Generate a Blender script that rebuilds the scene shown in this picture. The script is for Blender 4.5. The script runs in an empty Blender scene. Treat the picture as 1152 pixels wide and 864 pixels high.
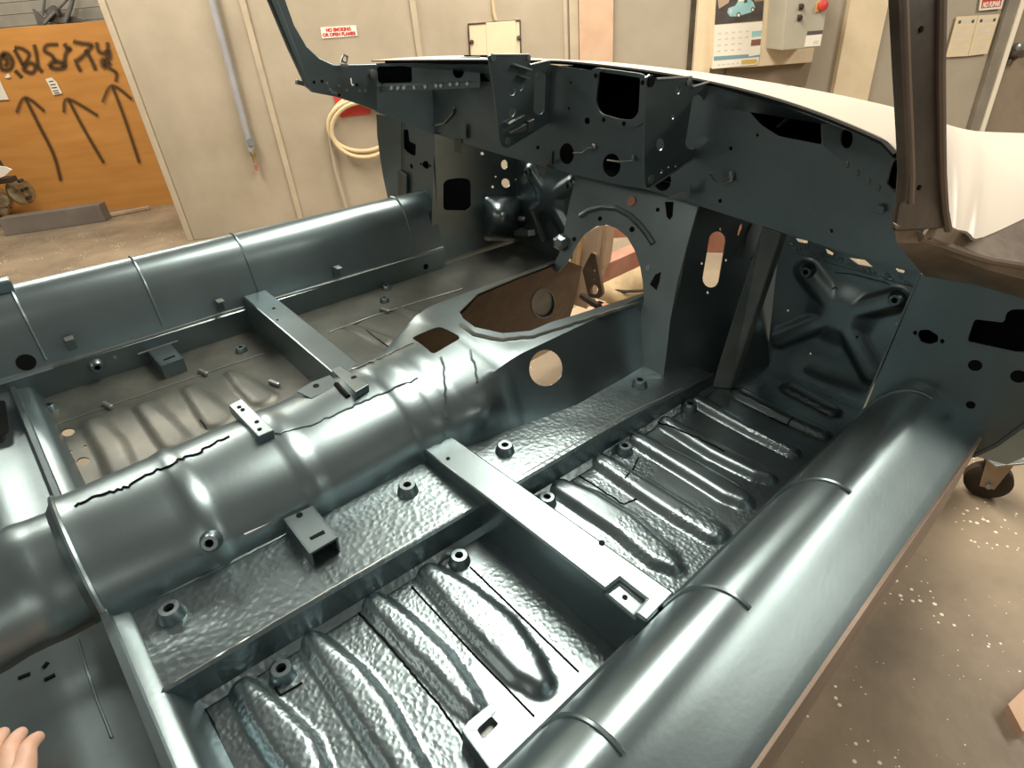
import bpy, bmesh, math, random
from mathutils import Vector, Matrix, noise
from mathutils.geometry import tessellate_polygon

random.seed(7)
scene = bpy.context.scene
COL = scene.collection

# ------------------------------------------------------------------ camera, light, exposure
FPX = 673.17
W3 = Matrix(((0.9958397, 0.0911226, 0.0), (-0.0483467, 0.5283602, -0.8476427), (-0.0772394, 0.8441162, 0.5305675)))   # camera -> room
R3 = Matrix(((0.6784536, -0.4226835, 0.6008655), (0.7344530, 0.3716425, -0.5678561), (0.0167162, 0.8265716, 0.5625834)))  # camera -> car
CAR2W = W3 @ R3.transposed()
CAM_W = Vector((0, 0, 1.5))          # camera height above the shop floor
CAM_C = Vector((0, 0, 0.85))         # the same point in the car's own frame (z = 0 is the floor pan)

cam = bpy.data.cameras.new('camera')
cam.sensor_width = 36.0
cam.lens = FPX * 36.0 / 1152.0
cam.clip_start = 0.02
cam_o = bpy.data.objects.new('camera', cam)
COL.objects.link(cam_o)
cam_o.matrix_world = Matrix.Translation(CAM_W) @ W3.to_4x4()
scene.camera = cam_o

scene.view_settings.view_transform = 'Standard'
scene.view_settings.look = 'None'
scene.view_settings.gamma = 1.0
scene.view_settings.use_curve_mapping = False
scene.view_settings.exposure = 0.0

world = bpy.data.worlds.new('shop_air')
scene.world = world
world.use_nodes = True
bg = world.node_tree.nodes['Background']
bg.inputs[0].default_value = (1.0, 0.90, 0.76, 1)
bg.inputs[1].default_value = 0.16

def area(name, loc, size, energy, color, aim=None):
    l = bpy.data.lights.new(name, 'AREA')
    l.shape = 'RECTANGLE'; l.size = size[0]; l.size_y = size[1]
    l.energy = energy; l.color = color
    o = bpy.data.objects.new(name, l); COL.objects.link(o)
    o.location = loc
    d = (Vector(aim) - Vector(loc)) if aim else Vector((0, 0, -1))
    o.rotation_euler = d.to_track_quat('-Z', 'Y').to_euler()
    return o
WARM = (1.0, 0.91, 0.77)
# fluorescent rows under the shop ceiling, then unseen fill lights added for brightness
area('ceiling_and_fill_light', (0.5, 3.0, 3.3), (0.8, 3.4), 205, WARM)
area('ceiling_and_fill_light', (-2.4, 4.0, 3.3), (0.6, 2.2), 125, WARM)
area('ceiling_and_fill_light', (4.6, 1.2, 3.3), (0.8, 3.2), 230, WARM)  # added to lighten the flat of the right sill
area('ceiling_and_fill_light', (0.2, -3.2, 3.3), (3.2, 0.8), 45, WARM)  # unseen fill light added behind the camera to lift the dash
area('ceiling_and_fill_light', (-3.6, -1.4, 3.3), (0.6, 3.2), 40, WARM)  # added rear fill, brightens the dash and rear floor
area('ceiling_and_fill_light', (-4.2, 5.3, 3.3), (2.2, 0.6), 68, WARM)  # added to brighten the orange board and its recess

# ------------------------------------------------------------------ pixel -> point helpers (photo frame 1152 x 864)
def cray(px, py): return Vector((px - 576.0, 432.0 - py, -FPX))
def P(px, py, x=None, y=None, z=None):
    """point of the car frame seen at a photo pixel, at a known car coordinate"""
    d = R3 @ cray(px, py)
    if x is not None: t = (x - CAM_C.x) / d.x
    elif y is not None: t = (y - CAM_C.y) / d.y
    else: t = (z - CAM_C.z) / d.z
    return CAM_C + d * t
def PPL(px, py, p0, n):
    d = R3 @ cray(px, py)
    return CAM_C + d * ((p0 - CAM_C).dot(n) / d.dot(n))
def WP(px, py, x=None, y=None, z=None):
    d = W3 @ cray(px, py)
    if x is not None: t = (x - CAM_W.x) / d.x
    elif y is not None: t = (y - CAM_W.y) / d.y
    else: t = (z - CAM_W.z) / d.z
    return CAM_W + d * t
def WPL(px, py, p0, n):
    d = W3 @ cray(px, py)
    return CAM_W + d * ((p0 - CAM_W).dot(n) / d.dot(n))

# ------------------------------------------------------------------ materials
def mat(name, base, rough=0.5, metal=0.0, spec=0.5, var=0.0, vscale=6.0, bump=0.0, bscale=40.0, hammer=0.0, hscale=90.0,
        coat=0.0, base2=None, patchy=False, rvar=0.0, dark=None):
    m = bpy.data.materials.new(name); m.use_nodes = True
    nt = m.node_tree; N = nt.nodes; L = nt.links
    b = N['Principled BSDF']
    b.inputs['Base Color'].default_value = (*base, 1)
    b.inputs['Roughness'].default_value = rough
    b.inputs['Metallic'].default_value = metal
    b.inputs['Specular IOR Level'].default_value = spec
    b.inputs['Coat Weight'].default_value = coat
    b.inputs['Coat Roughness'].default_value = 0.15
    tc = N.new('ShaderNodeTexCoord')
    if var or base2:
        n = N.new('ShaderNodeTexNoise'); n.inputs['Scale'].default_value = vscale; n.inputs['Detail'].default_value = 6
        n.inputs['Roughness'].default_value = 0.6
        L.new(tc.outputs['Object'], n.inputs['Vector'])
        r = N.new('ShaderNodeValToRGB')
        r.color_ramp.elements[0].position = 0.36; r.color_ramp.elements[1].position = 0.66
        b2 = base2 or tuple(min(1, x * (1 + var)) for x in base)
        b1 = base if base2 else tuple(x * (1 - var) for x in base)
        r.color_ramp.elements[0].color = (*b1, 1); r.color_ramp.elements[1].color = (*b2, 1)
        L.new(n.outputs['Fac'], r.inputs['Fac']); L.new(r.outputs['Color'], b.inputs['Base Color'])
    if rvar:
        n = N.new('ShaderNodeTexNoise'); n.inputs['Scale'].default_value = 9; n.inputs['Detail'].default_value = 4
        L.new(tc.outputs['Object'], n.inputs['Vector'])
        mr = N.new('ShaderNodeMapRange'); mr.inputs['To Min'].default_value = rough - rvar; mr.inputs['To Max'].default_value = rough + rvar
        L.new(n.outputs['Fac'], mr.inputs['Value']); L.new(mr.outputs['Result'], b.inputs['Roughness'])
    last = None
    if bump:
        n = N.new('ShaderNodeTexNoise'); n.inputs['Scale'].default_value = bscale; n.inputs['Detail'].default_value = 3
        L.new(tc.outputs['Object'], n.inputs['Vector'])
        bp = N.new('ShaderNodeBump'); bp.inputs['Strength'].default_value = bump; bp.inputs['Distance'].default_value = 0.004
        L.new(n.outputs['Fac'], bp.inputs['Height']); last = bp
    if hammer:
        v = N.new('ShaderNodeTexVoronoi'); v.inputs['Scale'].default_value = hscale; v.feature = 'SMOOTH_F1'
        v.inputs['Smoothness'].default_value = 0.5
        nz = N.new('ShaderNodeTexNoise'); nz.inputs['Scale'].default_value = 30
        L.new(tc.outputs['Object'], nz.inputs['Vector'])
        mx = N.new('ShaderNodeVectorMath'); mx.operation = 'MULTIPLY_ADD'
        mx.inputs[1].default_value = (0.012, 0.012, 0.012)
        L.new(nz.outputs['Color'], mx.inputs[0]); L.new(tc.outputs['Object'], mx.inputs[2])
        L.new(mx.outputs['Vector'], v.inputs['Vector'])
        bp = N.new('ShaderNodeBump'); bp.inputs['Distance'].default_value = 0.003; bp.inputs['Strength'].default_value = hammer
        if patchy:
            n = N.new('ShaderNodeTexNoise'); n.inputs['Scale'].default_value = 5.5; n.inputs['Detail'].default_value = 1
            L.new(tc.outputs['Object'], n.inputs['Vector'])
            mr = N.new('ShaderNodeMapRange'); mr.inputs['From Min'].default_value = 0.44; mr.inputs['From Max'].default_value = 0.5
            mr.inputs['To Max'].default_value = hammer
            L.new(n.outputs['Fac'], mr.inputs['Value']); L.new(mr.outputs['Result'], bp.inputs['Strength'])
        L.new(v.outputs['Distance'], bp.inputs['Height'])
        if last: L.new(last.outputs['Normal'], bp.inputs['Normal'])
        last = bp
    if last: L.new(last.outputs['Normal'], b.inputs['Normal'])
    return m

PB = (0.195, 0.252, 0.270)
M = {}
M['paint'] = mat('blue_grey_primer', PB, 0.34, 0.90, 0.5, var=0.10, bump=0.03, bscale=140, rvar=0.05)
M['paint_sill'] = mat('blue_grey_primer_smooth', PB, 0.33, 0.90, 0.5, var=0.08, bump=0.02, bscale=160, rvar=0.03)
M['paint_pan'] = mat('blue_grey_primer_hammered', PB, 0.32, 0.90, 0.5, var=0.2, bump=0.10, bscale=45, hammer=0.24, hscale=125, patchy=True, rvar=0.06)
M['paint_shelf'] = mat('blue_grey_primer_sound_deadener', PB, 0.30, 0.90, 0.5, var=0.2, bump=0.08, bscale=60, hammer=0.20, hscale=100, rvar=0.05)
M['paint_old'] = mat('blue_grey_primer_dusty', (0.13, 0.15, 0.147), 0.38, 0.65, 0.5, base2=(0.22, 0.235, 0.215), vscale=7, bump=0.15, bscale=50, rvar=0.08)
M['dark'] = mat('painted_cavity_shade', (0.003, 0.004, 0.0045), 0.9, 0, 0.05)  # near-black colour paints in the shade inside hollows and behind openings
M['brown'] = mat('bare_brown_primer', (0.10, 0.065, 0.04), 0.6, 0.0, 0.4, base2=(0.17, 0.125, 0.085), vscale=9, bump=0.2)
M['pillar'] = mat('bare_steel_pillar', (0.055, 0.042, 0.030), 0.42, 0.3, 0.6, base2=(0.12, 0.10, 0.078), vscale=8, bump=0.12)
M['flange'] = mat('bare_pinkish_flange', (0.30, 0.23, 0.18), 0.5, 0.2, 0.5, var=0.2)
M['white'] = mat('white_body_filler_primer', (0.62, 0.565, 0.49), 0.35, 0, 0.5, var=0.03, vscale=3)
M['clip'] = mat('bare_steel_clip', (0.30, 0.32, 0.32), 0.35, 0.7, 0.5, var=0.2)
M['copper'] = mat('copper_plug', (0.55, 0.28, 0.20), 0.45, 0.4)
M['concrete'] = None
M['rubber'] = mat('dark_rubber', (0.045, 0.033, 0.022), 0.7, 0, 0.3, var=0.3)
M['tan_steel'] = mat('tan_painted_steel', (0.36, 0.25, 0.16), 0.5, 0, 0.4, base2=(0.48, 0.36, 0.25), vscale=5, bump=0.1)
M['red_steel'] = mat('red_oxide_steel', (0.36, 0.15, 0.10), 0.5, 0, 0.4, base2=(0.48, 0.24, 0.17), vscale=6, bump=0.1)
M['seam'] = mat('black_slit_hole_shade', (0.004, 0.005, 0.005), 0.7, 0, 0.1)  # flat black puts shade into slits, gap lines and disc holes

# ------------------------------------------------------------------ mesh helpers
CAR = None
ORG = Vector((-0.925, 0.55, -0.02))      # car base point in its own frame
def link(name, me, parent=None, mats=None):
    o = bpy.data.objects.new(name, me)
    COL.objects.link(o)
    if parent is not None: o.parent = parent
    if mats:
        for m in (mats if isinstance(mats, (list, tuple)) else [mats]): me.materials.append(m)
    return o
def raw(name, verts, faces, m, parent=None, smooth=None, off=None):
    me = bpy.data.meshes.new(name)
    o_ = off if off is not None else Vector((0, 0, 0))
    me.from_pydata([tuple(Vector(v) - o_) for v in verts], [], faces)
    me.validate()
    bm = bmesh.new(); bm.from_mesh(me)
    bmesh.ops.recalc_face_normals(bm, faces=bm.faces); bm.to_mesh(me); bm.free()
    if smooth is not None:
        for p in me.polygons: p.use_smooth = True
        me.set_sharp_from_angle(angle=math.radians(smooth))
    return link(name, me, parent, m)
def orgof(parent):
    """car parts are written in the car frame; their meshes are stored about the car's base point"""
    q = parent
    while q is not None:
        if q is CAR: return ORG
        q = q.parent
    return None
def bevel(o, w=0.003, seg=2, ang=35):
    b = o.modifiers.new('bevel', 'BEVEL'); b.width = w; b.segments = seg; b.limit_method = 'ANGLE'; b.angle_limit = math.radians(ang)
    return o

def plate(name, outer, holes, t, m, parent=None, toward=None, off=None, bev=0):
    """flat sheet from a planar outline with holes; thickness t away from the point `toward`"""
    n = Vector((0, 0, 0))
    for i in range(len(outer)):
        a, b = outer[i], outer[(i + 1) % len(outer)]
        n += Vector(((a.y - b.y) * (a.z + b.z), (a.z - b.z) * (a.x + b.x), (a.x - b.x) * (a.y + b.y)))
    n.normalize()
    cen = sum(outer, Vector()) / len(outer)
    if toward is not None and (toward - cen).dot(n) < 0: n = -n
    u = n.orthogonal().normalized(); v = n.cross(u)
    loops = [outer] + list(holes)
    pts = [p for lp in loops for p in lp]
    tri = tessellate_polygon([[Vector(((p - cen).dot(u), (p - cen).dot(v), 0)) for p in lp] for lp in loops])
    k = len(pts)
    verts = pts + [p - n * t for p in pts]
    faces = [tuple(f) for f in tri] + [tuple(i + k for i in reversed(f)) for f in tri]
    s = 0
    for lp in loops:
        L_ = len(lp)
        for i in range(L_):
            a = s + i; b = s + (i + 1) % L_
            faces.append((a, b, b + k, a + k))
        s += L_
    if off is None: off = orgof(parent)
    o = raw(name, verts, faces, m, parent, None, off)
    if bev: bevel(o, bev)
    return o
def ell(cx, cy, rx, ry, n=18, rot=0.0):
    r = []
    for i in range(n):
        a = 2 * math.pi * i / n
        x = rx * math.cos(a); y = ry * math.sin(a)
        r.append((cx + x * math.cos(rot) - y * math.sin(rot), cy + x * math.sin(rot) + y * math.cos(rot)))
    return r
def rrect(pts, r=4, n=4):
    """round the corners of a pixel polygon"""
    out = []
    L_ = len(pts)
    for i in range(L_):
        p = Vector(pts[i]); a = Vector(pts[i - 1]); b = Vector(pts[(i + 1) % L_])
        d1 = (a - p); d2 = (b - p)
        rr = min(r, d1.length * .45, d2.length * .45)
        s = p + d1.normalized() * rr; e = p + d2.normalized() * rr
        for k in range(n + 1):
            t = k / n
            q = s * (1 - t) ** 2 + p * 2 * t * (1 - t) + e * t * t
            out.append((q.x, q.y))
    return out
def plate_px(name, plane, outer, holes, t, m, parent, bev=0):
    p0, n = plane
    f = lambda lp: [PPL(x, y, p0, n) for x, y in lp]
    return plate(name, f(outer), [f(h) for h in holes], t, m, parent, CAM_C, None, bev)
def yplane(y): return (Vector((0, y, 0)), Vector((0, 1, 0)))
def xplane(x): return (Vector((x, 0, 0)), Vector((1, 0, 0)))
def vplane(a, b):
    d = Vector((b.x - a.x, b.y - a.y, 0)).normalized()
    return (a.copy(), Vector((-d.y, d.x, 0)))

def box_verts(c, sx, sy, sz):
    return [Vector((c[0] + i * sx / 2, c[1] + j * sy / 2, c[2] + k * sz / 2)) for i in (-1, 1) for j in (-1, 1) for k in (-1, 1)]
BOXF = [(0, 1, 3, 2), (4, 6, 7, 5), (0, 4, 5, 1), (2, 3, 7, 6), (0, 2, 6, 4), (1, 5, 7, 3)]
def box(name, c, s, m, parent=None, bev=0.0, rot=None, off=None):
    vs = box_verts((0, 0, 0), *s)
    if rot: vs = [rot @ v for v in vs]
    vs = [v + Vector(c) for v in vs]
    if off is None: off = orgof(parent)
    o = raw(name, vs, BOXF, m, parent, None, off)
    if bev: bevel(o, bev)
    return o
def hexa(name, a, b, m, parent=None, bev=0.0, off=None):
    """solid between two quads (lists of 4 points)"""
    if off is None: off = orgof(parent)
    o = raw(name, list(a) + list(b), [(0, 1, 2, 3), (7, 6, 5, 4), (0, 4, 5, 1), (1, 5, 6, 2), (2, 6, 7, 3), (3, 7, 4, 0)], m, parent, None, off)
    if bev: bevel(o, bev)
    return o
def beam(name, p, q, w, h, m, parent=None, bev=0.002, up=Vector((0, 0, 1)), off=None):
    p = Vector(p); q = Vector(q); d = (q - p).normalized()
    s = d.cross(up).normalized(); u = s.cross(d)
    A = [p + s * (a * w / 2) + u * (b * h / 2) for a, b in ((-1, -1), (1, -1), (1, 1), (-1, 1))]
    B = [v + (q - p) for v in A]
    return hexa(name, A, B, m, parent, bev, off)
def tube(name, pts, r, m, parent=None, n=8, off=None, flat=None, closed=False):
    pts = [Vector(p) for p in pts]
    V = []; F = []
    L_ = len(pts)
    ref = None
    for i, p in enumerate(pts):
        d = (pts[(i + 1) % L_ if closed else min(i + 1, L_ - 1)] - pts[i - 1 if (closed or i) else 0]).normalized()
        if ref is None: ref = d.orthogonal().normalized()
        ref = (ref - d * ref.dot(d)).normalized()
        a = ref; b = d.cross(ref)
        rr = r[i] if isinstance(r, (list, tuple)) else r
        for k in range(n):
            t = 2 * math.pi * k / n
            q = a * math.cos(t) * rr + b * math.sin(t) * rr
            if flat is not None: q = q - flat[0] * q.dot(flat[0]) * (1 - flat[1])
            V.append(p + q)
    m_ = L_ if closed else L_ - 1
    for i in range(m_):
        for k in range(n):
            j = (i + 1) % L_
            F.append((i * n + k, i * n + (k + 1) % n, j * n + (k + 1) % n, j * n + k))
    if not closed:
        F.append(tuple(range(n))[::-1]); F.append(tuple((L_ - 1) * n + k for k in range(n)))
    if off is None: off = orgof(parent)
    return raw(name, V, F, m, parent, 40, off)
def lathe(name, base, axis, prof, m, parent=None, n=16, off=None):
    """prof: (radius, height) pairs along axis from base"""
    axis = Vector(axis).normalized(); a = axis.orthogonal().normalized(); b = axis.cross(a)
    V = []; F = []
    for r, h in prof:
        for k in range(n):
            t = 2 * math.pi * k / n
            V.append(Vector(base) + axis * h + (a * math.cos(t) + b * math.sin(t)) * r)
    for i in range(len(prof) - 1):
        for k in range(n):
            F.append((i * n + k, i * n + (k + 1) % n, (i + 1) * n + (k + 1) % n, (i + 1) * n + k))
    F.append(tuple(range(n))[::-1]); F.append(tuple((len(prof) - 1) * n + k for k in range(n)))
    if off is None: off = orgof(parent)
    return raw(name, V, F, m, parent, 40, off)
def sheet(name, grid, t, m, parent=None, smooth=40, off=None):
    """closed thin sheet from a grid of points (rows x cols), thickened on the underside"""
    nr = len(grid); nc = len(grid[0])
    top = [p for row in grid for p in row]
    bot = []
    for i in range(nr):
        for j in range(nc):
            du = grid[min(i + 1, nr - 1)][j] - grid[max(i - 1, 0)][j]
            dv = grid[i][min(j + 1, nc - 1)] - grid[i][max(j - 1, 0)]
            n_ = dv.cross(du)
            if n_.length < 1e-9: n_ = Vector((0, 0, 1))
            n_.normalize()
            bot.append(grid[i][j] - n_ * t)
    k = nr * nc
    F = []
    for i in range(nr - 1):
        for j in range(nc - 1):
            a = i * nc + j; q = (a, a + 1, a + nc + 1, a + nc)
            F.append(q); F.append(tuple(x + k for x in reversed(q)))
    edge = [(0, j) for j in range(nc)] + [(i, nc - 1) for i in range(1, nr)] + [(nr - 1, j) for j in range(nc - 2, -1, -1)] + [(i, 0) for i in range(nr - 2, 0, -1)]
    ids = [i * nc + j for i, j in edge]
    for q in range(len(ids)):
        a = ids[q]; b = ids[(q + 1) % len(ids)]
        F.append((a, b, b + k, a + k))
    if off is None: off = orgof(parent)
    return raw(name, top + bot, F, m, parent, smooth, off)
def cut(o, cutters):
    """boolean the closed cutter meshes out of o and bake the result"""
    tmp = []
    for vs, fs in cutters:
        c = raw('cutter', vs, fs, None, None, None, None)
        c.parent = o.parent
        b = o.modifiers.new('cut', 'BOOLEAN'); b.operation = 'DIFFERENCE'; b.solver = 'EXACT'; b.object = c
        tmp.append(c)
    dg = bpy.context.evaluated_depsgraph_get()
    me = bpy.data.meshes.new_from_object(o.evaluated_get(dg))
    o.modifiers.clear(); old = o.data; o.data = me; bpy.data.meshes.remove(old)
    for p in me.polygons: p.use_smooth = True
    me.set_sharp_from_angle(angle=math.radians(40))
    for c in tmp:
        d = c.data; bpy.data.objects.remove(c); bpy.data.meshes.remove(d)
def prism(loop, d0, d1, off):
    n = len(loop)
    V = [tuple(p + d0 - off) for p in loop] + [tuple(p + d1 - off) for p in loop]
    F = [tuple(range(n)), tuple(range(2 * n - 1, n - 1, -1))] + [(i, i + n, (i + 1) % n + n, (i + 1) % n) for i in range(n)]
    return V, F
def sm(a, b, x):
    t = max(0.0, min(1.0, (x - a) / (b - a))); return t * t * (3 - 2 * t)
def lerp_tab(tab, x):
    if x <= tab[0][0]: return tab[0][1]
    for (x0, y0), (x1, y1) in zip(tab, tab[1:]):
        if x <= x1: return y0 + (y1 - y0) * (x - x0) / (x1 - x0)
    return tab[-1][1]

def tag(o, label=None, cat=None, group=None, kind=None):
    if label: o['label'] = label
    if cat: o['category'] = cat
    if group: o['group'] = group
    if kind: o['kind'] = kind
    return o
def empty(name, loc, rot=None):
    o = bpy.data.objects.new(name, None); COL.objects.link(o); o.empty_display_size = 0.1
    o.matrix_world = Matrix.Translation(Vector(loc)) @ (rot.to_4x4() if rot else Matrix.Identity(4))
    return o

# ------------------------------------------------------------------ the room
def make_floor_mat():
    m = bpy.data.materials.new('shop_concrete'); m.use_nodes = True
    N = m.node_tree.nodes; L = m.node_tree.links; b = N['Principled BSDF']
    tc = N.new('ShaderNodeTexCoord')
    n = N.new('ShaderNodeTexNoise'); n.inputs['Scale'].default_value = 1.3; n.inputs['Detail'].default_value = 8; n.inputs['Roughness'].default_value = .62
    L.new(tc.outputs['Object'], n.inputs['Vector'])
    r = N.new('ShaderNodeValToRGB'); r.color_ramp.elements[0].position = .34; r.color_ramp.elements[1].position = .66
    r.color_ramp.elements[0].color = (.15, .12, .085, 1); r.color_ramp.elements[1].color = (.33, .265, .185, 1)
    L.new(n.outputs['Fac'], r.inputs['Fac'])
    v = N.new('ShaderNodeTexVoronoi'); v.inputs['Scale'].default_value = 45; v.inputs['Randomness'].default_value = 1
    L.new(tc.outputs['Object'], v.inputs['Vector'])
    w = N.new('ShaderNodeTexNoise'); w.inputs['Scale'].default_value = 5; L.new(tc.outputs['Object'], w.inputs['Vector'])
    a = N.new('ShaderNodeMath'); a.operation = 'LESS_THAN'; L.new(v.outputs['Distance'], a.inputs[0])
    mr = N.new('ShaderNodeMapRange'); mr.inputs['From Min'].default_value = .42; mr.inputs['From Max'].default_value = .70
    mr.inputs['To Min'].default_value = 0.0; mr.inputs['To Max'].default_value = .26
    L.new(w.outputs['Fac'], mr.inputs['Value']); L.new(mr.outputs['Result'], a.inputs[1])
    mx = N.new('ShaderNodeMix'); mx.data_type = 'RGBA'
    L.new(a.outputs[0], mx.inputs['Factor']); L.new(r.outputs['Color'], mx.inputs['A']); mx.inputs['B'].default_value = (.80, .74, .60, 1)
    L.new(mx.outputs['Result'], b.inputs['Base Color'])
    b.inputs['Roughness'].default_value = .45
    bp = N.new('ShaderNodeBump'); bp.inputs['Strength'].default_value = .12; bp.inputs['Distance'].default_value = .01
    n2 = N.new('ShaderNodeTexNoise'); n2.inputs['Scale'].default_value = 25; L.new(tc.outputs['Object'], n2.inputs['Vector'])
    L.new(n2.outputs['Fac'], bp.inputs['Height']); L.new(bp.outputs['Normal'], b.inputs['Normal'])
    return m
M['concrete'] = make_floor_mat()
M['wall'] = mat('beige_wall_panel', (0.37, 0.315, 0.235), 0.55, 0, 0.4, base2=(0.44, 0.38, 0.29), vscale=2.2, bump=0.05)
M['wall_grey'] = mat('grey_painted_panel', (0.37, 0.325, 0.255), 0.5, 0, 0.4, base2=(0.42, 0.37, 0.29), vscale=2.5)
M['wall_pink'] = mat('pinkish_plaster_post', (0.55, 0.37, 0.25), 0.6, 0, 0.4, base2=(0.62, 0.43, 0.30), vscale=6)
M['cream'] = mat('cream_board', (0.70, 0.58, 0.40), 0.5, 0, 0.4, base2=(0.76, 0.64, 0.45), vscale=8)
M['batten'] = mat('beige_batten', (0.47, 0.40, 0.295), 0.5, 0, 0.4, var=0.08)

fl = raw('floor', [(-14, -6, 0), (12, -6, 0), (12, 14, 0), (-14, 14, 0)], [(0, 1, 2, 3)], M['concrete']); fl['kind'] = 'structure'

WA = WP(218, 270, z=0)                                     # foot of the panel edge beside the orange board
WDIR = Vector((1.0, 0.0, 0))
WN = Vector((WDIR.y, -WDIR.x, 0))                           # faces the camera
def wallp(px, py, out=0.0): return WPL(px, py, WA + WN * out, WN)
def wpt(s, z, out=0.0): return WA + WDIR * s + WN * out + Vector((0, 0, z))
def sof(px, py): return (wallp(px, py) - WA).dot(WDIR)

wall = empty('wall_back', WA); wall['kind'] = 'structure'
def wplate(name, px_loop, t, m, parent, out=0.0, bev=0.0, holes=()):
    o = plate(name, [wallp(x, y, out) for x, y in px_loop], [[wallp(x, y, out) for x, y in h] for h in holes], t, m, parent, CAM_W,
              (parent.matrix_world.translation if parent is not None else Vector((0, 0, 0))), bev)
    return o
def wbox(name, s0, s1, z0, z1, out0, out1, m, parent, bev=0.004):
    A = [wpt(s0, z0, out0), wpt(s1, z0, out0), wpt(s1, z1, out0), wpt(s0, z1, out0)]
    B = [wpt(s0, z0, out1), wpt(s1, z0, out1), wpt(s1, z1, out1), wpt(s0, z1, out1)]
    return hexa(name, A, B, m, parent, bev, parent.matrix_world.translation if parent is not None else None)
# panels of the wall, left to right, each its own sheet
S = [sof(218, 270), sof(305, 120), sof(468, 30), sof(636, 30), sof(672, 40), sof(763, 40), 4.6, 8.5]
bpy.context.view_layer.update()
seams = [0.0, S[1], S[2], S[3]]
mats_ = [M['wall'], M['wall'], M['wall']]
for i in range(3):
    wbox('panel', seams[i] + .004, seams[i + 1] - .004, 0, 3.6, -.05, 0, mats_[i], wall)
wbox('panel', S[3] + .004, 9.0, 0, 3.6, -.07, -.02, M['wall_grey'], wall)
wbox('edge_trim', -.045, .0, 0, 3.6, -.06, .02, M['batten'], wall)
for s in (S[1], S[2]):
    wbox('batten', s - .022, s + .022, 0, 3.6, 0, .02, M['batten'], wall)
wbox('batten', S[3] - .015, S[3] + .015, 0, 3.6, -.02, .02, M['batten'], wall)
def wcol(name, pxa, pxb, out0, out1, m, z0=0.0, z1=3.6):
    s0 = (wallp(pxa[0], pxa[1], out1) - WA).dot(WDIR); s1 = (wallp(pxb[0], pxb[1], out1) - WA).dot(WDIR)
    return wbox(name, s0, s1, z0, z1, out0, out1, m, wall)
wcol('post', (652, 40), (690, 40), -.02, .06, M['wall_pink'])
wcol('post', (641, 40), (651, 40), -.02, .03, M['batten'])
wcol('board', (784, 30), (803, 30), -.02, .05, M['cream'])
wcol('groove_strip', (776, 30), (783, 30), -.02, .0, M['pillar'])
wcol('board', (948, 50), (990, 50), -.02, .04, M['cream'])
wcol('shaded_strip', (1118, 60), (1130, 60), -.02, .03, mat('dark_grey_shade', (.24, .215, .17), .5, var=.1))  # dark strip painted as the shaded vertical band on the wall
# dark lower part right of the white line
wcol('panel', (1137, 50), (1290, 50), -.02, .0, mat('brown_grey_panel', (0.25, 0.20, 0.145), .6, base2=(.31, .25, .18), vscale=4))
wcol('strip_light_trim', (1131, 60), (1136, 60), -.02, .045, mat('white_conduit', (.85, .78, .64), .4))

# recess with the roller door and the orange board
RY = 1.60                                                  # depth of the recess behind the wall
door = empty('door_1', wpt(-2, 0, -RY)); door['kind'] = 'structure'
M['slat'] = mat('grey_roller_slat', (0.36, 0.34, 0.29), 0.45, 0, 0.4, var=0.1)
for i in range(22):
    z0 = 1.62 + i * .095
    A = [wpt(-4.6, z0, -RY), wpt(.2, z0, -RY), wpt(.2, z0 + .09, -RY), wpt(-4.6, z0 + .09, -RY)]
    B = [p + WN * .012 for p in A]; B[2] = A[2] + WN * .03; B[3] = A[3] + WN * .03
    hexa('slat', A, B, M['slat'], door, .003, wpt(-2, 0, -RY))
hexa('door_back', [wpt(-4.6, 0, -RY - .04), wpt(.2, 0, -RY - .04), wpt(.2, 3.8, -RY - .04), wpt(-4.6, 3.8, -RY - .04)],
     [wpt(-4.6, 0, -RY - .01), wpt(.2, 0, -RY - .01), wpt(.2, 3.8, -RY - .01), wpt(-4.6, 3.8, -RY - .01)], M['slat'], door, 0, wpt(-2, 0, -RY))

BOUT = -1.42
def bp_(px, py, o=0.0): return WPL(px, py, WA + WN * (BOUT + o), WN)
board = empty('plywood_board', bp_(100, 236))
tag(board, 'large orange plywood board with black spray-painted lettering and three arrows', 'board')
BO = board.location.copy()
def make_ply():
    m = bpy.data.materials.new('orange_plywood'); m.use_nodes = True
    N = m.node_tree.nodes; L = m.node_tree.links; b = N['Principled BSDF']
    tc = N.new('ShaderNodeTexCoord'); mp = N.new('ShaderNodeMapping'); mp.inputs['Scale'].default_value = (.7, .7, 6)
    n = N.new('ShaderNodeTexNoise'); n.inputs['Scale'].default_value = 2.0; n.inputs['Detail'].default_value = 8
    L.new(tc.outputs['Object'], mp.inputs['Vector']); L.new(mp.outputs['Vector'], n.inputs['Vector'])
    r = N.new('ShaderNodeValToRGB'); r.color_ramp.elements[0].position = .3; r.color_ramp.elements[1].position = .7
    r.color_ramp.elements[0].color = (.49, .215, .045, 1); r.color_ramp.elements[1].color = (.60, .285, .072, 1)
    L.new(n.outputs['Fac'], r.inputs['Fac']); L.new(r.outputs['Color'], b.inputs['Base Color'])
    b.inputs['Roughness'].default_value = .6
    return m
bl = [bp_(-170, 45), bp_(160, 20), bp_(197 + 45, 224), bp_(-170, 272)]
plate('sheet', bl, [], .02, make_ply(), board, CAM_W, BO)
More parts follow.
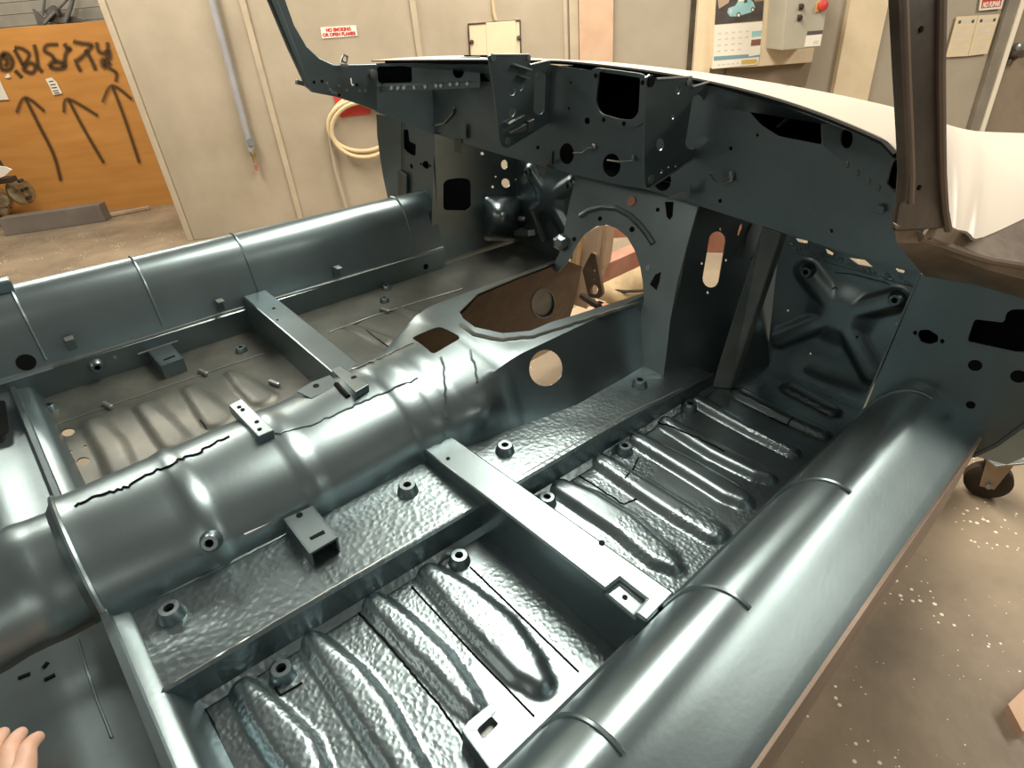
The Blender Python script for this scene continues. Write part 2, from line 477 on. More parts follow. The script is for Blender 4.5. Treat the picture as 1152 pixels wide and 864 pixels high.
def make_spray():
    m = bpy.data.materials.new('black_spray_paint'); m.use_nodes = True
    N = m.node_tree.nodes; L = m.node_tree.links; b = N['Principled BSDF']
    b.inputs['Base Color'].default_value = (.045, .026, .010, 1); b.inputs['Roughness'].default_value = .7
    uv = N.new('ShaderNodeUVMap'); sp = N.new('ShaderNodeSeparateXYZ'); L.new(uv.outputs['UV'], sp.inputs[0])
    a = N.new('ShaderNodeMath'); a.operation = 'ABSOLUTE'; L.new(sp.outputs['Y'], a.inputs[0])
    mr = N.new('ShaderNodeMapRange'); mr.interpolation_type = 'SMOOTHSTEP'
    mr.inputs['From Min'].default_value = 0; mr.inputs['From Max'].default_value = 1; mr.inputs['To Min'].default_value = .80; mr.inputs['To Max'].default_value = 0
    L.new(a.outputs[0], mr.inputs['Value']); L.new(mr.outputs['Result'], b.inputs['Alpha'])
    return m
M['spray'] = make_spray()
def stroke(pts, wpx, name='paint_stroke'):
    """a sprayed line: a flat soft-edged band on the board"""
    q = []
    for i in range(len(pts) - 1):
        a = Vector(pts[i]); b = Vector(pts[i + 1])
        p0 = Vector(pts[i - 1]) if i else a; p3 = Vector(pts[i + 2]) if i + 2 < len(pts) else b
        for k in range(5):
            t = k / 5
            q.append(.5 * ((2 * a) + (b - p0) * t + (2 * p0 - 5 * a + 4 * b - p3) * t * t + (3 * a - p0 - 3 * b + p3) * t ** 3))
    q.append(Vector(pts[-1]))
    V = []; U = []; F = []
    stroke.k += 1
    o_ = .003 + .0006 * stroke.k
    for i, p in enumerate(q):
        d = (q[min(i + 1, len(q) - 1)] - q[max(i - 1, 0)]).normalized(); s = Vector((-d.y, d.x))
        for w in (-1, 0, 1):
            x = p + s * (w * wpx)
            V.append(bp_(x.x, x.y, o_)); U.append((i / len(q), w))
    for i in range(len(q) - 1):
        for j in (0, 1):
            F.append((i * 3 + j, i * 3 + j + 1, i * 3 + j + 4, i * 3 + j + 3))
    me = bpy.data.meshes.new(name); me.from_pydata([tuple(v - BO) for v in V], [], F)
    ul = me.uv_layers.new(name='UVMap')
    for lp in me.loops: ul.data[lp.index].uv = U[lp.vertex_index]
    return link(name, me, board, M['spray'])
stroke.k = 0
z7 = lambda L_: [(x / 7.2, y / 7.2) for x, y in L_]
for L_, w in [([(20, 440), (0, 500), (20, 560), (80, 560), (100, 500), (60, 440), (20, 440), (60, 500), (40, 540)], 5),
              ([(120, 570), (180, 630)], 4),
              ([(115, 400), (160, 480), (185, 530)], 4), ([(115, 385), (180, 395), (235, 440), (210, 500), (180, 530)], 4),
              ([(190, 550), (240, 510), (290, 540), (260, 590), (200, 570), (190, 540)], 4.5),
              ([(275, 360), (295, 440), (310, 540), (345, 585)], 4),
              ([(470, 360), (380, 365), (360, 410), (420, 450), (455, 510)], 4), ([(395, 540), (430, 500), (500, 510), (520, 545), (450, 555), (400, 535)], 5),
              ([(520, 350), (545, 395), (570, 390), (530, 440), (520, 540)], 4.5),
              ([(590, 335), (660, 350), (740, 365), (710, 410), (650, 470), (600, 500)], 4.5), ([(615, 510), (655, 580)], 4), ([(690, 400), (740, 490), (775, 570)], 4),
              ([(780, 340), (795, 410), (840, 430), (870, 400), (868, 340)], 4), ([(868, 400), (880, 470), (830, 490), (850, 540), (890, 500)], 6),
              ([(880, 550), (940, 590), (935, 660)], 3.5)]:
    stroke(z7(L_), w)
z3 = lambda L_: [(x / 3.0, y / 3.0) for x, y in L_]
for L_, w in [([(85, 330), (130, 420), (180, 520), (205, 610)], 3.5), ([(55, 380), (85, 328), (150, 375)], 3.2),
              ([(230, 335), (280, 430), (350, 550)], 3.2), ([(215, 380), (228, 333), (330, 390)], 3.2),
              ([(378, 290), (420, 400), (470, 550)], 3.2), ([(345, 345), (378, 288), (445, 335)], 3.2)]:
    stroke(z3(L_), w)
def bplate(name, loop, t, m, parent, off, out=.006):
    return plate(name, [bp_(x, y, out) for x, y in loop], [], t, m, parent, CAM_W, off)
M['paper'] = mat('white_paper', (.80, .76, .66), .6, 0, .3, var=.04)
M['ink'] = mat('dark_print', (.08, .07, .06), .6)
lab = empty('paper_label', bp_(60, 97, .004)); tag(lab, 'small white paper label with printed lines stuck under the graffiti', 'label')
lo = lab.location.copy()
bplate('sheet', [(51, 89), (58, 87), (64, 93), (70, 105), (60, 107), (56, 98)], .002, M['paper'], lab, lo, .012)
for k, (y, w) in enumerate([(91.5, 5), (95, 6), (98.5, 6), (102, 6), (104.5, 6)]):
    x = 54 + (y - 90) * .45
    bplate('print_line', [(x, y), (x + w, y - .8), (x + w + .4, y + .5), (x + .4, y + 1.2)], .0005, M['ink'], lab, lo, .0126)
pp = bplate('paper_sheet', [(-6, 88), (0, 91), (10, 112), (-6, 113)], .002, M['paper'], None, Vector((0, 0, 0)), .012)
tag(pp, 'white paper sheet pinned to the orange board at its left edge', 'paper')
pp2 = bplate('paper_scrap', [(5, 87), (9, 82.5), (12, 86.5), (9, 88)], .002, M['paper'], None, Vector((0, 0, 0)), .012)
tag(pp2, 'torn white paper scrap below the first graffiti letter', 'paper')
# scrap metal on top of the board
M['scrap'] = mat('grey_scrap_steel', (.13, .11, .10), .5, .4, .5, base2=(.2, .18, .165), vscale=12)
def btop(px, py, o): return bp_(px, py, o)
junk = empty('scrap_metal', bp_(55, 28, -.06)); tag(junk, 'bent grey steel brackets and rods lying on top of the orange board', 'scrap metal')
jo = junk.location.copy()
plate('bracket', [btop(x, y, -.05) for x, y in [(36, 10), (43, 16), (48, 21), (58, 13), (62, 16), (48, 29), (43, 29)]], [], .03, M['scrap'], junk, CAM_W, jo)
plate('bracket', [btop(x, y, -.07) for x, y in [(50, 12), (58, 6), (64, 10), (66, 20), (78, 18), (95, 24), (74, 26), (55, 25)]], [], .05, M['scrap'], junk, CAM_W, jo)
tube('rod', [btop(50, 26, -.03), btop(62, 13, -.03)], .012, M['clip'], junk, 8, jo)
tube('rod', [btop(74, 24, -.04), btop(79, 10, -.04), btop(84, -8, -.04)], .018, M['clip'], junk, 8, jo)
tube('rod', [btop(48, 17, -.06), btop(51, -6, -.06)], .012, M['clip'], junk, 8, jo)
tube('rod', [btop(66, 10, -.06), btop(77, -2, -.06)], .010, M['scrap'], junk, 8, jo)
# grey steel beam on the floor
bm_ = hexa('steel_beam', [WP(7, 266, z=0.0), WP(119, 249, z=0.0), WP(119, 249, z=0.0) + Vector((0.0, .12, 0)), WP(7, 266, z=0.0) + Vector((0, .12, 0))],
           [WP(7, 266, z=0.0) + Vector((0, 0, .17)), WP(119, 249, z=0.0) + Vector((0, 0, .17)), WP(119, 249, z=0) + Vector((0, .12, .17)), WP(7, 266, z=0) + Vector((0, .12, .17))],
           mat('dull_grey_steel', (.17, .145, .125), .5, .2, .5, base2=(.22, .19, .165), vscale=4), None, .006)
tag(bm_, 'grey steel beam lying on the floor before the orange board', 'steel beam')
tw = beam('steel_strip', WP(116, 246, z=0) + Vector((0, .02, .02)), WP(168, 236, z=0) + Vector((0, .02, .02)), .05, .03, M['tan_steel'], None, .003)
tag(tw, 'thin pale steel strip on the floor behind the grey beam', 'steel strip')
# gearbox casting standing at the left edge
gx = empty('gearbox_casting', WP(8, 246, z=0)); tag(gx, 'tarnished brass-coloured gearbox casting on the floor at the left edge', 'gearbox')
go = gx.location.copy()
M['cast'] = mat('tarnished_casting', (.20, .15, .08), .4, .5, .6, base2=(.42, .34, .2), vscale=14, bump=.5, bscale=30)
gw = lambda px, py, y: WP(px, py, y=y)
gy = go.y - .28
lathe('housing', gw(-30, 236, gy + .05), (gw(22, 215, gy + .05) - gw(-30, 236, gy + .05)), [(.12, 0), (.14, .06), (.15, .2), (.13, .33), (.10, .38)], M['cast'], gx, 20, go)
lathe('end_flange', gw(22, 216, gy), (1, -.35, .25), [(.12, 0), (.13, .01), (.13, .035), (.09, .05), (.05, .05)], M['cast'], gx, 20, go)
for a in range(6):
    t = a * math.pi / 3
    lathe('bolt', gw(24, 214, gy) + Vector((.05, math.cos(t) * .03 - .03, math.sin(t) * .095 + .01)), (1, -.35, .25), [(.016, 0), (.016, .03)], M['rubber'], gx, 8, go)
lathe('boss', gw(5, 225, gy - .1), (.2, -1, .2), [(.07, 0), (.07, .06), (.04, .07)], M['cast'], gx, 14, go)
lathe('boss', gw(6, 236, gy - .1), (.2, -1, .1), [(.05, 0), (.05, .06), (.03, .07)], M['cast'], gx, 14, go)
cv = plate('cover_sheet', [gw(x, y, gy - .32) for x, y in [(-8, 186), (6, 188), (13, 191), (5, 198), (-8, 203)]], [], .015, M['paper'], None, CAM_W)
tag(cv, 'pale sheet lying over the gearbox casting at the left edge', 'sheet')
box('gasket', gw(0, 203, gy - .16), (.26, .12, .05), M['rubber'], gx, .004, None, go)
tube('strap', [gw(-2, 180, gy - .1), gw(3, 188, gy - .1)], .015, M['rubber'], gx, 6, go)

# ---- things on the wall
M['bluepipe'] = mat('pale_blue_pipe', (.33, .335, .36), .45, 0, .5, var=.08)
pipe = empty('air_pipe', wallp(262, 90, .03)); tag(pipe, 'pale blue air pipe running down the beige wall to a brass fitting', 'pipe')
po = pipe.location.copy()
tube('pipe', [wallp(232, -25, .05), wallp(283, 170, .05)], .024, M['bluepipe'], pipe, 10, po)
tube('fitting', [wallp(283, 168, .05), wallp(284.5, 174, .05), wallp(285, 176, .05), wallp(287.5, 184, .05)], [.022, .024, .014, .014], M['cast'], pipe, 10, po)
tube('nozzle', [wallp(287.5, 184, .05), wallp(289, 192, .05)], [.02, .01], M['red_steel'], pipe, 8, po)
tube('clamp', [wallp(281, 160, .015), wallp(282, 160, .08)], .03, M['clip'], pipe, 8, po)

def text_mesh(name, s, size, origin, xdir, ydir, m, parent, off, ext=.0006, align='LEFT', bold=0.0):
    cu = bpy.data.curves.new(name, 'FONT'); cu.body = s; cu.size = size; cu.extrude = ext; cu.align_x = align; cu.offset = bold
    o = bpy.data.objects.new(name, cu); COL.objects.link(o)
    dg = bpy.context.evaluated_depsgraph_get()
    me = bpy.data.meshes.new_from_object(o.evaluated_get(dg)); bpy.data.objects.remove(o)
    x = xdir.normalized(); n = x.cross(ydir).normalized(); y = n.cross(x)
    mx = Matrix((x, y, n)).transposed()
    for v in me.vertices: v.co = mx @ v.co + origin - off
    me.materials.clear()
    return link(name, me, parent, m)
M['signred'] = mat('red_sign_print', (.55, .05, .035), .5)
sg = empty('no_smoking_sign', wallp(381, 36, .004)); tag(sg, 'white sign with red lettering NO SMOKING OR OPEN FLAMES on beige wall', 'sign')
so = sg.location.copy()
c3 = lambda x, y: (320 + x / 7.2, y / 7.2)
wq = lambda L_, o_: [wallp(*c3(x, y), o_) for x, y in L_]
plate('sign_plate', wq([(290, 222), (578, 205), (592, 290), (305, 313)], .006), [], .005, M['paper'], sg, CAM_W, so)
for s_, a, b, z_ in (('NO SMOKING', (338, 258), (540, 246), 28), ('OR OPEN FLAMES', (312, 298), (578, 282), 28)):
    A = wallp(*c3(*a), .0066); B = wallp(*c3(*b), .0066)
    up = wallp(*c3(a[0] - 6, a[1] - z_), .0066) - A
    t = text_mesh('lettering', s_, up.length * 1.35, A, B - A, up, M['signred'], sg, so, .0004, 'LEFT', .002)
    wd = max((v.co - (A - so)).dot((B - A).normalized()) for v in t.data.vertices)
    k = (B - A).length / wd; dx = (B - A).normalized()
    for v in t.data.vertices:
        q = v.co - (A - so); v.co = v.co + dx * (q.dot(dx) * (k - 1))
# coiled hose with a red notice
M['hose'] = mat('cream_hose', (.62, .50, .30), .5, 0, .4, var=.08)
hs = empty('air_hose', wallp(400, 150, .05)); tag(hs, 'cream air hose hung in loose coils on the beige wall', 'hose')
ho = hs.location.copy()
for k, (cx, cy, rx, ry) in enumerate([(408, 140, 37, 33), (407, 137, 38, 29), (409, 146, 36, 31)]):
    pts = [wallp(cx + rx * math.cos(a * math.pi / 16), cy + ry * math.sin(a * math.pi / 16) + (4 if k == 1 else 0), .05 + .02 * k) for a in range(32)]
    tube('coil', pts, .016, M['hose'], hs, 8, ho, None, True)
tube('hanging_end', [wallp(370, 130, .04), wallp(372, 160, .04), wallp(377, 190, .04), wallp(384, 215, .04), wallp(390, 236, .04)], .014, M['wall'], hs, 8, ho)
rs = wplate('red_notice', [(372, 100), (416, 100), (417, 128), (383, 132)], .006, M['signred'], None, .012)
tag(rs, 'red rectangular notice behind the hose coils', 'notice')
# beige cover box
cb = empty('access_cover', wallp(556, 42)); tag(cb, 'cream square access cover with dark edges and a cord above it', 'cover')
co_ = cb.location.copy()
c4 = lambda x, y: (480 + x / 3.6, y / 3.6)
plate('cover_panel', [wallp(*c4(x, y), .02) for x, y in [(168, 96), (378, 82), (382, 230), (176, 235)]], [], .02, M['cream'], cb, CAM_W, co_, .004)
plate('raised_leaf', [wallp(*c4(x, y), .03) for x, y in [(240, 92), (360, 84), (364, 225), (246, 230)]], [], .01, M['cream'], cb, CAM_W, co_, .003)
for a in [((166, 98), (380, 82)), ((378, 82), (382, 230)), ((168, 96), (176, 235))]:
    tube('edge_strip', [wallp(*c4(*a[0]), .022), wallp(*c4(*a[1]), .022)], .006, M['pillar'], cb, 6, co_)
for q in [(183, 170), (373, 152)]:
    lathe('latch', wallp(*c4(*q), .02), WN, [(.016, 0), (.016, .012), (.010, .02)], M['pillar'], cb, 10, co_)
tube('cord', [wallp(*c4(280, 82), .02), wallp(*c4(272, 50), .02), wallp(*c4(268, 10), .02), wallp(*c4(268, -40), .02)], .012, M['hose'], cb, 8, co_)

# calendar on its cream board, control box, papers
c5 = lambda x, y: (770 + x / 6.063, y / 6.063)
nb = empty('notice_shelf', wallp(860, 40)); tag(nb, 'cream board mounted between the calendar and the grey control box', 'board')
no_ = nb.location.copy()
plate('board_face', [wallp(*c5(x, y), .10) for x, y in [(215, -140), (960, -190), (885, 335), (870, 425), (490, 455), (190, 470)]], [], .10, M['cream'], nb, CAM_W, no_, .004)
plate('lower_board', [wallp(*c5(x, y), .02) for x, y in [(290, 470), (870, 420), (825, 590), (270, 560)]], [], .02, mat('brown_board', (.22, .17, .115), .6), nb, CAM_W, no_)  # darker brown board below the cream face
cal = empty('wall_calendar', wallp(*c5(360, 300), .11)); tag(cal, 'wall calendar with a photograph of a pale blue vintage car', 'calendar')
ca = cal.location.copy()
CX = lambda L_, o_: [wallp(*c5(x, y), .10 + o_) for x, y in L_]
M['photo'] = mat('calendar_photo_ground', (.055, .045, .04), .35, base2=(.10, .09, .085), vscale=9)
M['teal'] = mat('printed_pale_blue', (.27, .50, .53), .4, base2=(.34, .58, .60), vscale=14)
M['greyprint'] = mat('grey_print', (.62, .58, .50), .6)
plate('page', CX([(207, 170), (535, 145), (515, 375), (495, 440), (190, 470), (198, 380)], .006), [], .005, M['paper'], cal, CAM_W, ca)
plate('photo', CX([(222, -60), (548, -80), (532, 138), (207, 166)], .008), [], .006, M['photo'], cal, CAM_W, ca)
def prt(name, L_, o_, m): return plate(name, CX(L_, o_), [], .0004, m, cal, CAM_W, ca)
prt('printed_road', [(225, -20), (330, -50), (300, 20), (235, 60)], .0085, mat('printed_sand', (.45, .33, .22), .5))
prt('printed_hill', [(440, -70), (545, -78), (540, 5), (480, 12)], .0085, mat('printed_earth', (.30, .22, .15), .5))
prt('printed_car', [(292, 85), (300, 55), (345, 40), (365, 10), (440, -12), (470, 15), (482, 50), (465, 80), (385, 105), (355, 112), (310, 112)], .009, M['teal'])
prt('printed_car_roof', [(362, 12), (375, -8), (430, -18), (438, -8), (400, 5)], .0094, M['paper'])
prt('printed_window', [(405, 22), (410, -4), (428, -8), (430, 16)], .0094, M['photo'])
prt('printed_grille', [(305, 90), (310, 62), (326, 60), (322, 95)], .0094, M['greyprint'])
for cx_, cy_, r_ in ((370, 103, 15), (466, 66, 13)):
    prt('printed_wheel', ell(cx_, cy_, r_, r_ + 5), .0095, M['ink']); prt('printed_hub', ell(cx_, cy_, r_ * .55, r_ * .7), .0099, M['paper'])
for r_ in range(4):
    for k in range(5):
        x0 = 230 + k * 47 - r_ * 2; y0 = 225 + r_ * 40 - k * 4
        if k == 4 and r_ > 1: continue
        prt('printed_date', [(x0, y0), (x0 + 22, y0 - 2), (x0 + 21, y0 + 9), (x0 - 1, y0 + 11)], .0066, M['greyprint'])
prt('printed_thumbnail', [(460, 214), (528, 207), (522, 248), (458, 255)], .0066, M['teal'])
prt('printed_thumbnail', [(457, 272), (522, 265), (518, 308), (452, 315)], .0066, mat('printed_maroon', (.22, .10, .08), .5))
prt('printed_stripe', [(200, 385), (440, 370), (437, 385), (515, 372), (512, 388), (200, 415)], .0066, mat('printed_blue_stripe', (.20, .33, .38), .5))
prt('printed_badge', [(390, 410), (495, 402), (492, 432), (387, 440)], .0066, mat('printed_yellow', (.60, .42, .12), .5))
for k in range(5):
    prt('printed_word', [(225 + k * 32, 440 - k * 3), (245 + k * 32, 438 - k * 3), (244 + k * 32, 447 - k * 3), (224 + k * 32, 449 - k * 3)], .0066, M['greyprint'])

bx = empty('control_box', wallp(*c5(780, 200), .1)); tag(bx, 'grey electrical control box with two black switches and a red knob', 'control box')
bo = bx.location.copy()
M['greybox'] = mat('grey_enamel_box', (.40, .375, .30), .4, 0, .5, var=.05)
fr = [wallp(*c5(x, y), .40) for x, y in [(705, -160), (1010, -180), (932, 320), (665, 345)]]
bk = [p - WN * .29 for p in fr]
hexa('enclosure', fr, bk, M['greybox'], bx, .006, bo)
BX = lambda x, y, o_=0: wallp(*c5(x, y), .40 + o_)
def bxp(name, L_, o_, t, m, par=None): return plate(name, [BX(x, y, o_) for x, y in L_], [], t, m, par or bx, CAM_W, bo)
for (x, y) in ((798, 45), (788, 120)):
    bxp('switch_plate', [(x - 14, y - 20), (x + 14, y - 22), (x + 10, y + 24), (x - 18, y + 26)], .006, .006, M['ink'])
    lathe('switch_knob', BX(x - 2, y, .006), WN, [(.014, 0), (.014, .02), (.01, .026)], M['rubber'], bx, 10, bo)
bxp('knob_plate', [(905, 10), (960, 2), (945, 75), (890, 85)], .005, .005, mat('yellow_plate', (.65, .45, .15), .5))
lathe('red_knob', BX(935, 38, .005), WN, [(.030, 0), (.034, .012), (.034, .03), (.02, .04)], M['signred'], bx, 16, bo)
bxp('rating_label', [(838, 215), (945, 205), (925, 312), (818, 320)], .003, .003, M['paper'])
bxp('label_header', [(838, 214), (945, 205), (940, 232), (833, 242)], .0036, .0006, M['ink'])
bxp('label_barcode', [(882, 278), (918, 274), (914, 300), (878, 303)], .0036, .0006, M['greyprint'])

c6 = lambda x, y: (960 + x / 6.0, y / 6.0)
pq = lambda L_, o_: [wallp(*c6(x, y), o_) for x, y in L_]
for k, (L_, lbl) in enumerate((([(700, 112), (842, 104), (772, 378), (625, 386)], 'left printed notice sheet on the grey panel right of the windscreen post'),
                  ([(845, 104), (988, 95), (905, 362), (775, 377)], 'right printed notice sheet on the grey panel right of the windscreen post'))):
    e = empty('notice_sheet', wallp(*c6(*L_[0]), .0)); tag(e, lbl, 'notice', 'printed notice sheets'); eo = e.location.copy()
    plate('sheet', pq(L_, .006), [], .006, M['cream'], e, CAM_W, eo)
    a, b, c_, d = [Vector(p) for p in L_]
    def q_(u, v): p = a * (1 - u) * (1 - v) + b * u * (1 - v) + c_ * u * v + d * (1 - u) * v; return (p.x, p.y)
    plate('heading', pq([q_(.18, .1), q_(.85, .1), q_(.85, .18), q_(.18, .18)], .0066), [], .0004, M['greyprint'], e, CAM_W, eo)
    for u in (.2, .83): plate('heading_mark', pq([q_(u - .06, .1), q_(u + .06, .1), q_(u + .06, .18), q_(u - .06, .18)], .007), [], .0004, M['ink'], e, CAM_W, eo)
    for r_ in range(11):
        v = .27 + r_ * .058
        if r_ in (5, 8): continue
        w_ = .85 - .12 * ((r_ * 7) % 3)
        plate('text_line', pq([q_(.14, v), q_(w_, v), q_(w_, v + .016), q_(.14, v + .016)], .0066), [], .0004, M['greyprint'], e, CAM_W, eo)
nf = empty('no_fumar_sign', wallp(*c6(930, 30), .0)); tag(nf, 'red sign with white border reading NO FUMAR above the notice sheets', 'sign'); nfo = nf.location.copy()
plate('border', pq([(868, -60), (1035, -75), (1000, 58), (848, 72)], .006), [], .006, M['paper'], nf, CAM_W, nfo)
plate('red_field', pq([(880, -50), (1020, -62), (992, 45), (862, 57)], .0072), [], .001, M['signred'], nf, CAM_W, nfo)
A = wallp(*c6(870, 50), .008); B = wallp(*c6(988, 39), .008); up = wallp(*c6(879, 15), .008) - A
t = text_mesh('lettering', 'NO FUMAR', up.length * 1.4, A, B - A, up, M['paper'], nf, nfo, .0004, 'LEFT', .0025)
dx = (B - A).normalized(); k = (B - A).length / max((v.co - (A - nfo)).dot(dx) for v in t.data.vertices)
for v in t.data.vertices:
    q = v.co - (A - nfo); v.co = v.co + dx * (q.dot(dx) * (k - 1))
wl = empty('wall_fitting', wallp(*c6(1075, 350), .0)); tag(wl, 'small dark pipe fitting fixed right of the white conduit', 'fitting')
wlo = wl.location.copy()
lathe('body', wallp(*c6(1075, 360), -.01), WN, [(.05, 0), (.05, .03), (.03, .06), (.03, .10)], M['pillar'], wl, 12, wlo)
lathe('cap', wallp(*c6(1092, 318), .0), WN, [(.03, 0), (.03, .05), (.015, .06)], M['clip'], wl, 12, wlo)
tube('stem', [wallp(*c6(1060, 400), .03), wallp(*c6(1040, 440), .03)], .02, M['pillar'], wl, 8, wlo)
pb = raw('pink_block', [WP(1129, 800, z=.0), WP(1145, 831, z=0), WP(1195, 790, z=0), WP(1165, 765, z=0)] + [v + Vector((0, 0, .03)) for v in (WP(1129, 800, z=.0), WP(1145, 831, z=0), WP(1195, 790, z=0), WP(1165, 765, z=0))],
         [(0, 1, 2, 3), (4, 5, 6, 7), (0, 4, 5, 1), (1, 5, 6, 2), (2, 6, 7, 3), (3, 7, 4, 0)], mat('pink_wood', (.55, .36, .25), .6, base2=(.6, .42, .3), vscale=10))
tag(pb, 'pinkish wooden offcut on the concrete floor at the lower right', 'wood offcut')

# ================================================================== the car body shell
from mathutils.bvhtree import BVHTree
CX0 = -0.925
def c2w(p): return CAR2W @ (Vector(p) - CAM_C) + CAM_W
CAR = empty('car_body_shell', c2w(ORG), CAR2W)
tag(CAR, 'stripped blue-grey primed sports car body shell with open floor pans and bulkhead', 'car body')
bpy.context.view_layer.update()
def bvh(*objs):
    V = []; F = []
    for o in objs:
        k = len(V)
        V += [v.co + ORG for v in o.data.vertices]; F += [tuple(i + k for i in p.vertices) for p in o.data.polygons]
    return BVHTree.FromPolygons(V, F)
def hit(tree, px, py):
    d = (R3 @ cray(px, py)).normalized()
    loc, n, i, t = tree.ray_cast(CAM_C, d)
    if loc is None: return None, None
    if n.dot(d) > 0: n = -n
    return loc, n
def disc(name, tree, px, py, r, m, parent, h=.0012):
    p, n = hit(tree, px, py)
    if p is None: return None
    return lathe(name, p, n, [(r, -.001), (r, h)], m, parent, 12)
def boss(tree, px, py, parent, s=1.0, name='nut_boss', up=None):
    p, n = hit(tree, px, py)
    if p is None: return None
    if up is not None: n = up
    o = lathe(name, p - n * .004, n, [(.021 * s, 0), (.019 * s, .008 * s), (.0165 * s, .018 * s), (.014 * s, .022 * s), (.0075 * s, .022 * s), (.007 * s, .008 * s)], M['paint'], parent, 16)
    lathe('bore', p - n * .004, n, [(.0068 * s, .006), (.0068 * s, .012 * s)], M['dark'], o, 12)
    return o
def wire(name, tree, pts, r, m, parent, jag=0.0, lift=0.0, step=6.0):
    """thin bead following a surface along photo points"""
    out = []
    rnd = random.Random(len(pts) * 31 + int(pts[0][0]))
    for a, b in zip(pts, pts[1:]):
        a = Vector(a); b = Vector(b); n_ = max(1, int((b - a).length / step))
        for k in range(n_):
            q = a + (b - a) * k / n_
            if jag: q = q + Vector((rnd.uniform(-jag, jag), rnd.uniform(-jag, jag)))
            p, n = hit(tree, q.x, q.y)
            if p is not None: out.append(p + n * lift)
    p, n = hit(tree, *pts[-1])
    if p is not None: out.append(p + n * lift)
    if len(out) < 2: return None
    return tube(name, out, r, m, parent, 6)

# ---- floor pans: pressed sheets with swaged ribs
def station(u, l):
    a = P(*u, z=.004); b = P(*l, z=.004)
    c = (a + b) / 2
    return (c.x, c.y, (a - b).length / 2)
def rib_fn(ribs, amp, soft):
    segs = []
    for st in ribs:
        for a, b in zip(st, st[1:]): segs.append((a, b))
    def h(x, y):
        best = -1.0
        for (ax, ay, ar), (bx_, by, br) in segs:
            dx, dy = bx_ - ax, by - ay
            t = max(0.0, min(1.0, ((x - ax) * dx + (y - ay) * dy) / (dx * dx + dy * dy)))
            v = ar + (br - ar) * t - math.hypot(x - ax - dx * t, y - ay - dy * t)
            if v > best: best = v
        t = max(0.0, min(1.0, (best + .004) / soft))
        return amp * math.sin(math.pi / 2 * t) * sm(0, .25, t)
    return h
RIBS_R = [
    [((494, 636), (471, 651)), ((532, 658), (507, 693)), ((571, 689), (544, 733)), ((601, 729), (577, 769)), ((632, 770), (604, 790))],
    [((434, 669), (407, 686)), ((469, 696), (437, 719)), ((507, 731), (474, 756)), ((536, 773), (507, 793)), ((556, 803), (530, 818))],
    [((362, 710), (338, 728)), ((409, 749), (372, 778)), ((440, 786), (397, 818)), ((474, 848), (432, 873)), ((510, 905), (468, 928))],
    [((287, 763), (260, 785)), ((318, 790), (278, 820)), ((357, 827), (310, 868)), ((385, 885), (342, 918))],
    [((640, 541), (620, 555)), ((676, 556), (650, 575)), ((715, 580), (692, 603)), ((752, 613), (730, 636)), ((776, 640), (760, 653))],
    [((680, 510), (664, 522)), ((729, 539), (712, 556)), ((778, 569), (757, 586)), ((812, 590), (792, 607)), ((820, 600), (806, 611))],
    [((719, 486), (705, 496)), ((786, 520), (765, 533)), ((830, 545), (808, 560)), ((854, 562), (837, 575))],
    [((757, 471), (741, 478)), ((812, 502), (795, 513)), ((860, 525), (840, 535)), ((884, 538), (868, 545))],
    [((790, 446), (776, 453)), ((850, 479), (838, 488)), ((908, 508), (895, 517))],
    [((840, 439), (828, 447)), ((890, 463), (879, 473)), ((942, 488), (930, 497))],
    [((897, 433), (885, 441)), ((950, 461), (940, 471))],
]
RIBS_L = [
    [((117, 470), (90, 480)), ((140, 492), (108, 508)), ((152, 518), (120, 536))],
    [((177, 453), (150, 460)), ((196, 470), (166, 484)), ((212, 488), (182, 506))],
    [((223, 433), (204, 441)), ((240, 446), (220, 462)), ((255, 460), (236, 482))],
    [((267, 416), (253, 422)), ((285, 426), (270, 440)), ((302, 438), (287, 456))],
    [((345, 385), (330, 390)), ((385, 400), (370, 410))],
    [((400, 365), (388, 369)), ((440, 378), (426, 388))],
    [((455, 345), (443, 350)), ((492, 356), (480, 364))],
]
def tun_base(y): return lerp_tab([(-.1, .145), (.18, .160), (.48, .165), (.62, .190), (.86, .232), (1.25, .232)], y)
def rail_x(y): return -0.618 + 0.040 * y
def pan(name, xa, xb, y0, y1, ribs, step, holes, m, wid=.38, amp=.0145):
    tab_ = [[station(*s) for s in r] for r in ribs]
    if xa(0) > CX0:                       # ribs stop short of the sill
        for r in tab_:
            (px_, py_, _), (qx, qy, qr) = r[-2], r[-1]
            d = math.hypot(qx - px_, qy - py_); k = .022 / d
            r[-1] = (qx + (px_ - qx) * k, qy + (py_ - qy) * k, qr * .92)
    h = rib_fn(tab_, amp, .022)
    ny = int((y1 - y0) / step); nx = int(wid / step)
    g = []
    for j in range(ny + 1):
        y = y0 + (y1 - y0) * j / ny
        a, b = xa(y), xb(y)
        row = []
        for i in range(nx + 1):
            x = a + (b - a) * i / nx
            z = h(x, y)
            z += .0012 * noise.noise(Vector((x * 7, y * 7, 1.3)))
            row.append(Vector((x, y, z)))
        g.append(row)
    o = sheet(name, g, .003, m, CAR, 60)
    if holes: cut(o, holes)
    return o
pan_r = pan('floor_pan', lambda y: rail_x(y) - .012, lambda y: -.232, -.05, 1.445, RIBS_R, .0055, None, M['paint_pan'])
def zloop(L_, z): return [P(x, y, z=z) for x, y in L_]
hl = []
for q in (ell(76.5, 486, 7.6, 4.6, 20, -.15), ell(93.5, 519, 7.8, 4.8, 20, -.15), ell(96, 502, 2.2, 1.5, 10), ell(79.5, 508, 2.4, 1.6, 10)):
    hl.append(prism(zloop(q, 0), Vector((0, 0, .05)), Vector((0, 0, -.05)), ORG))
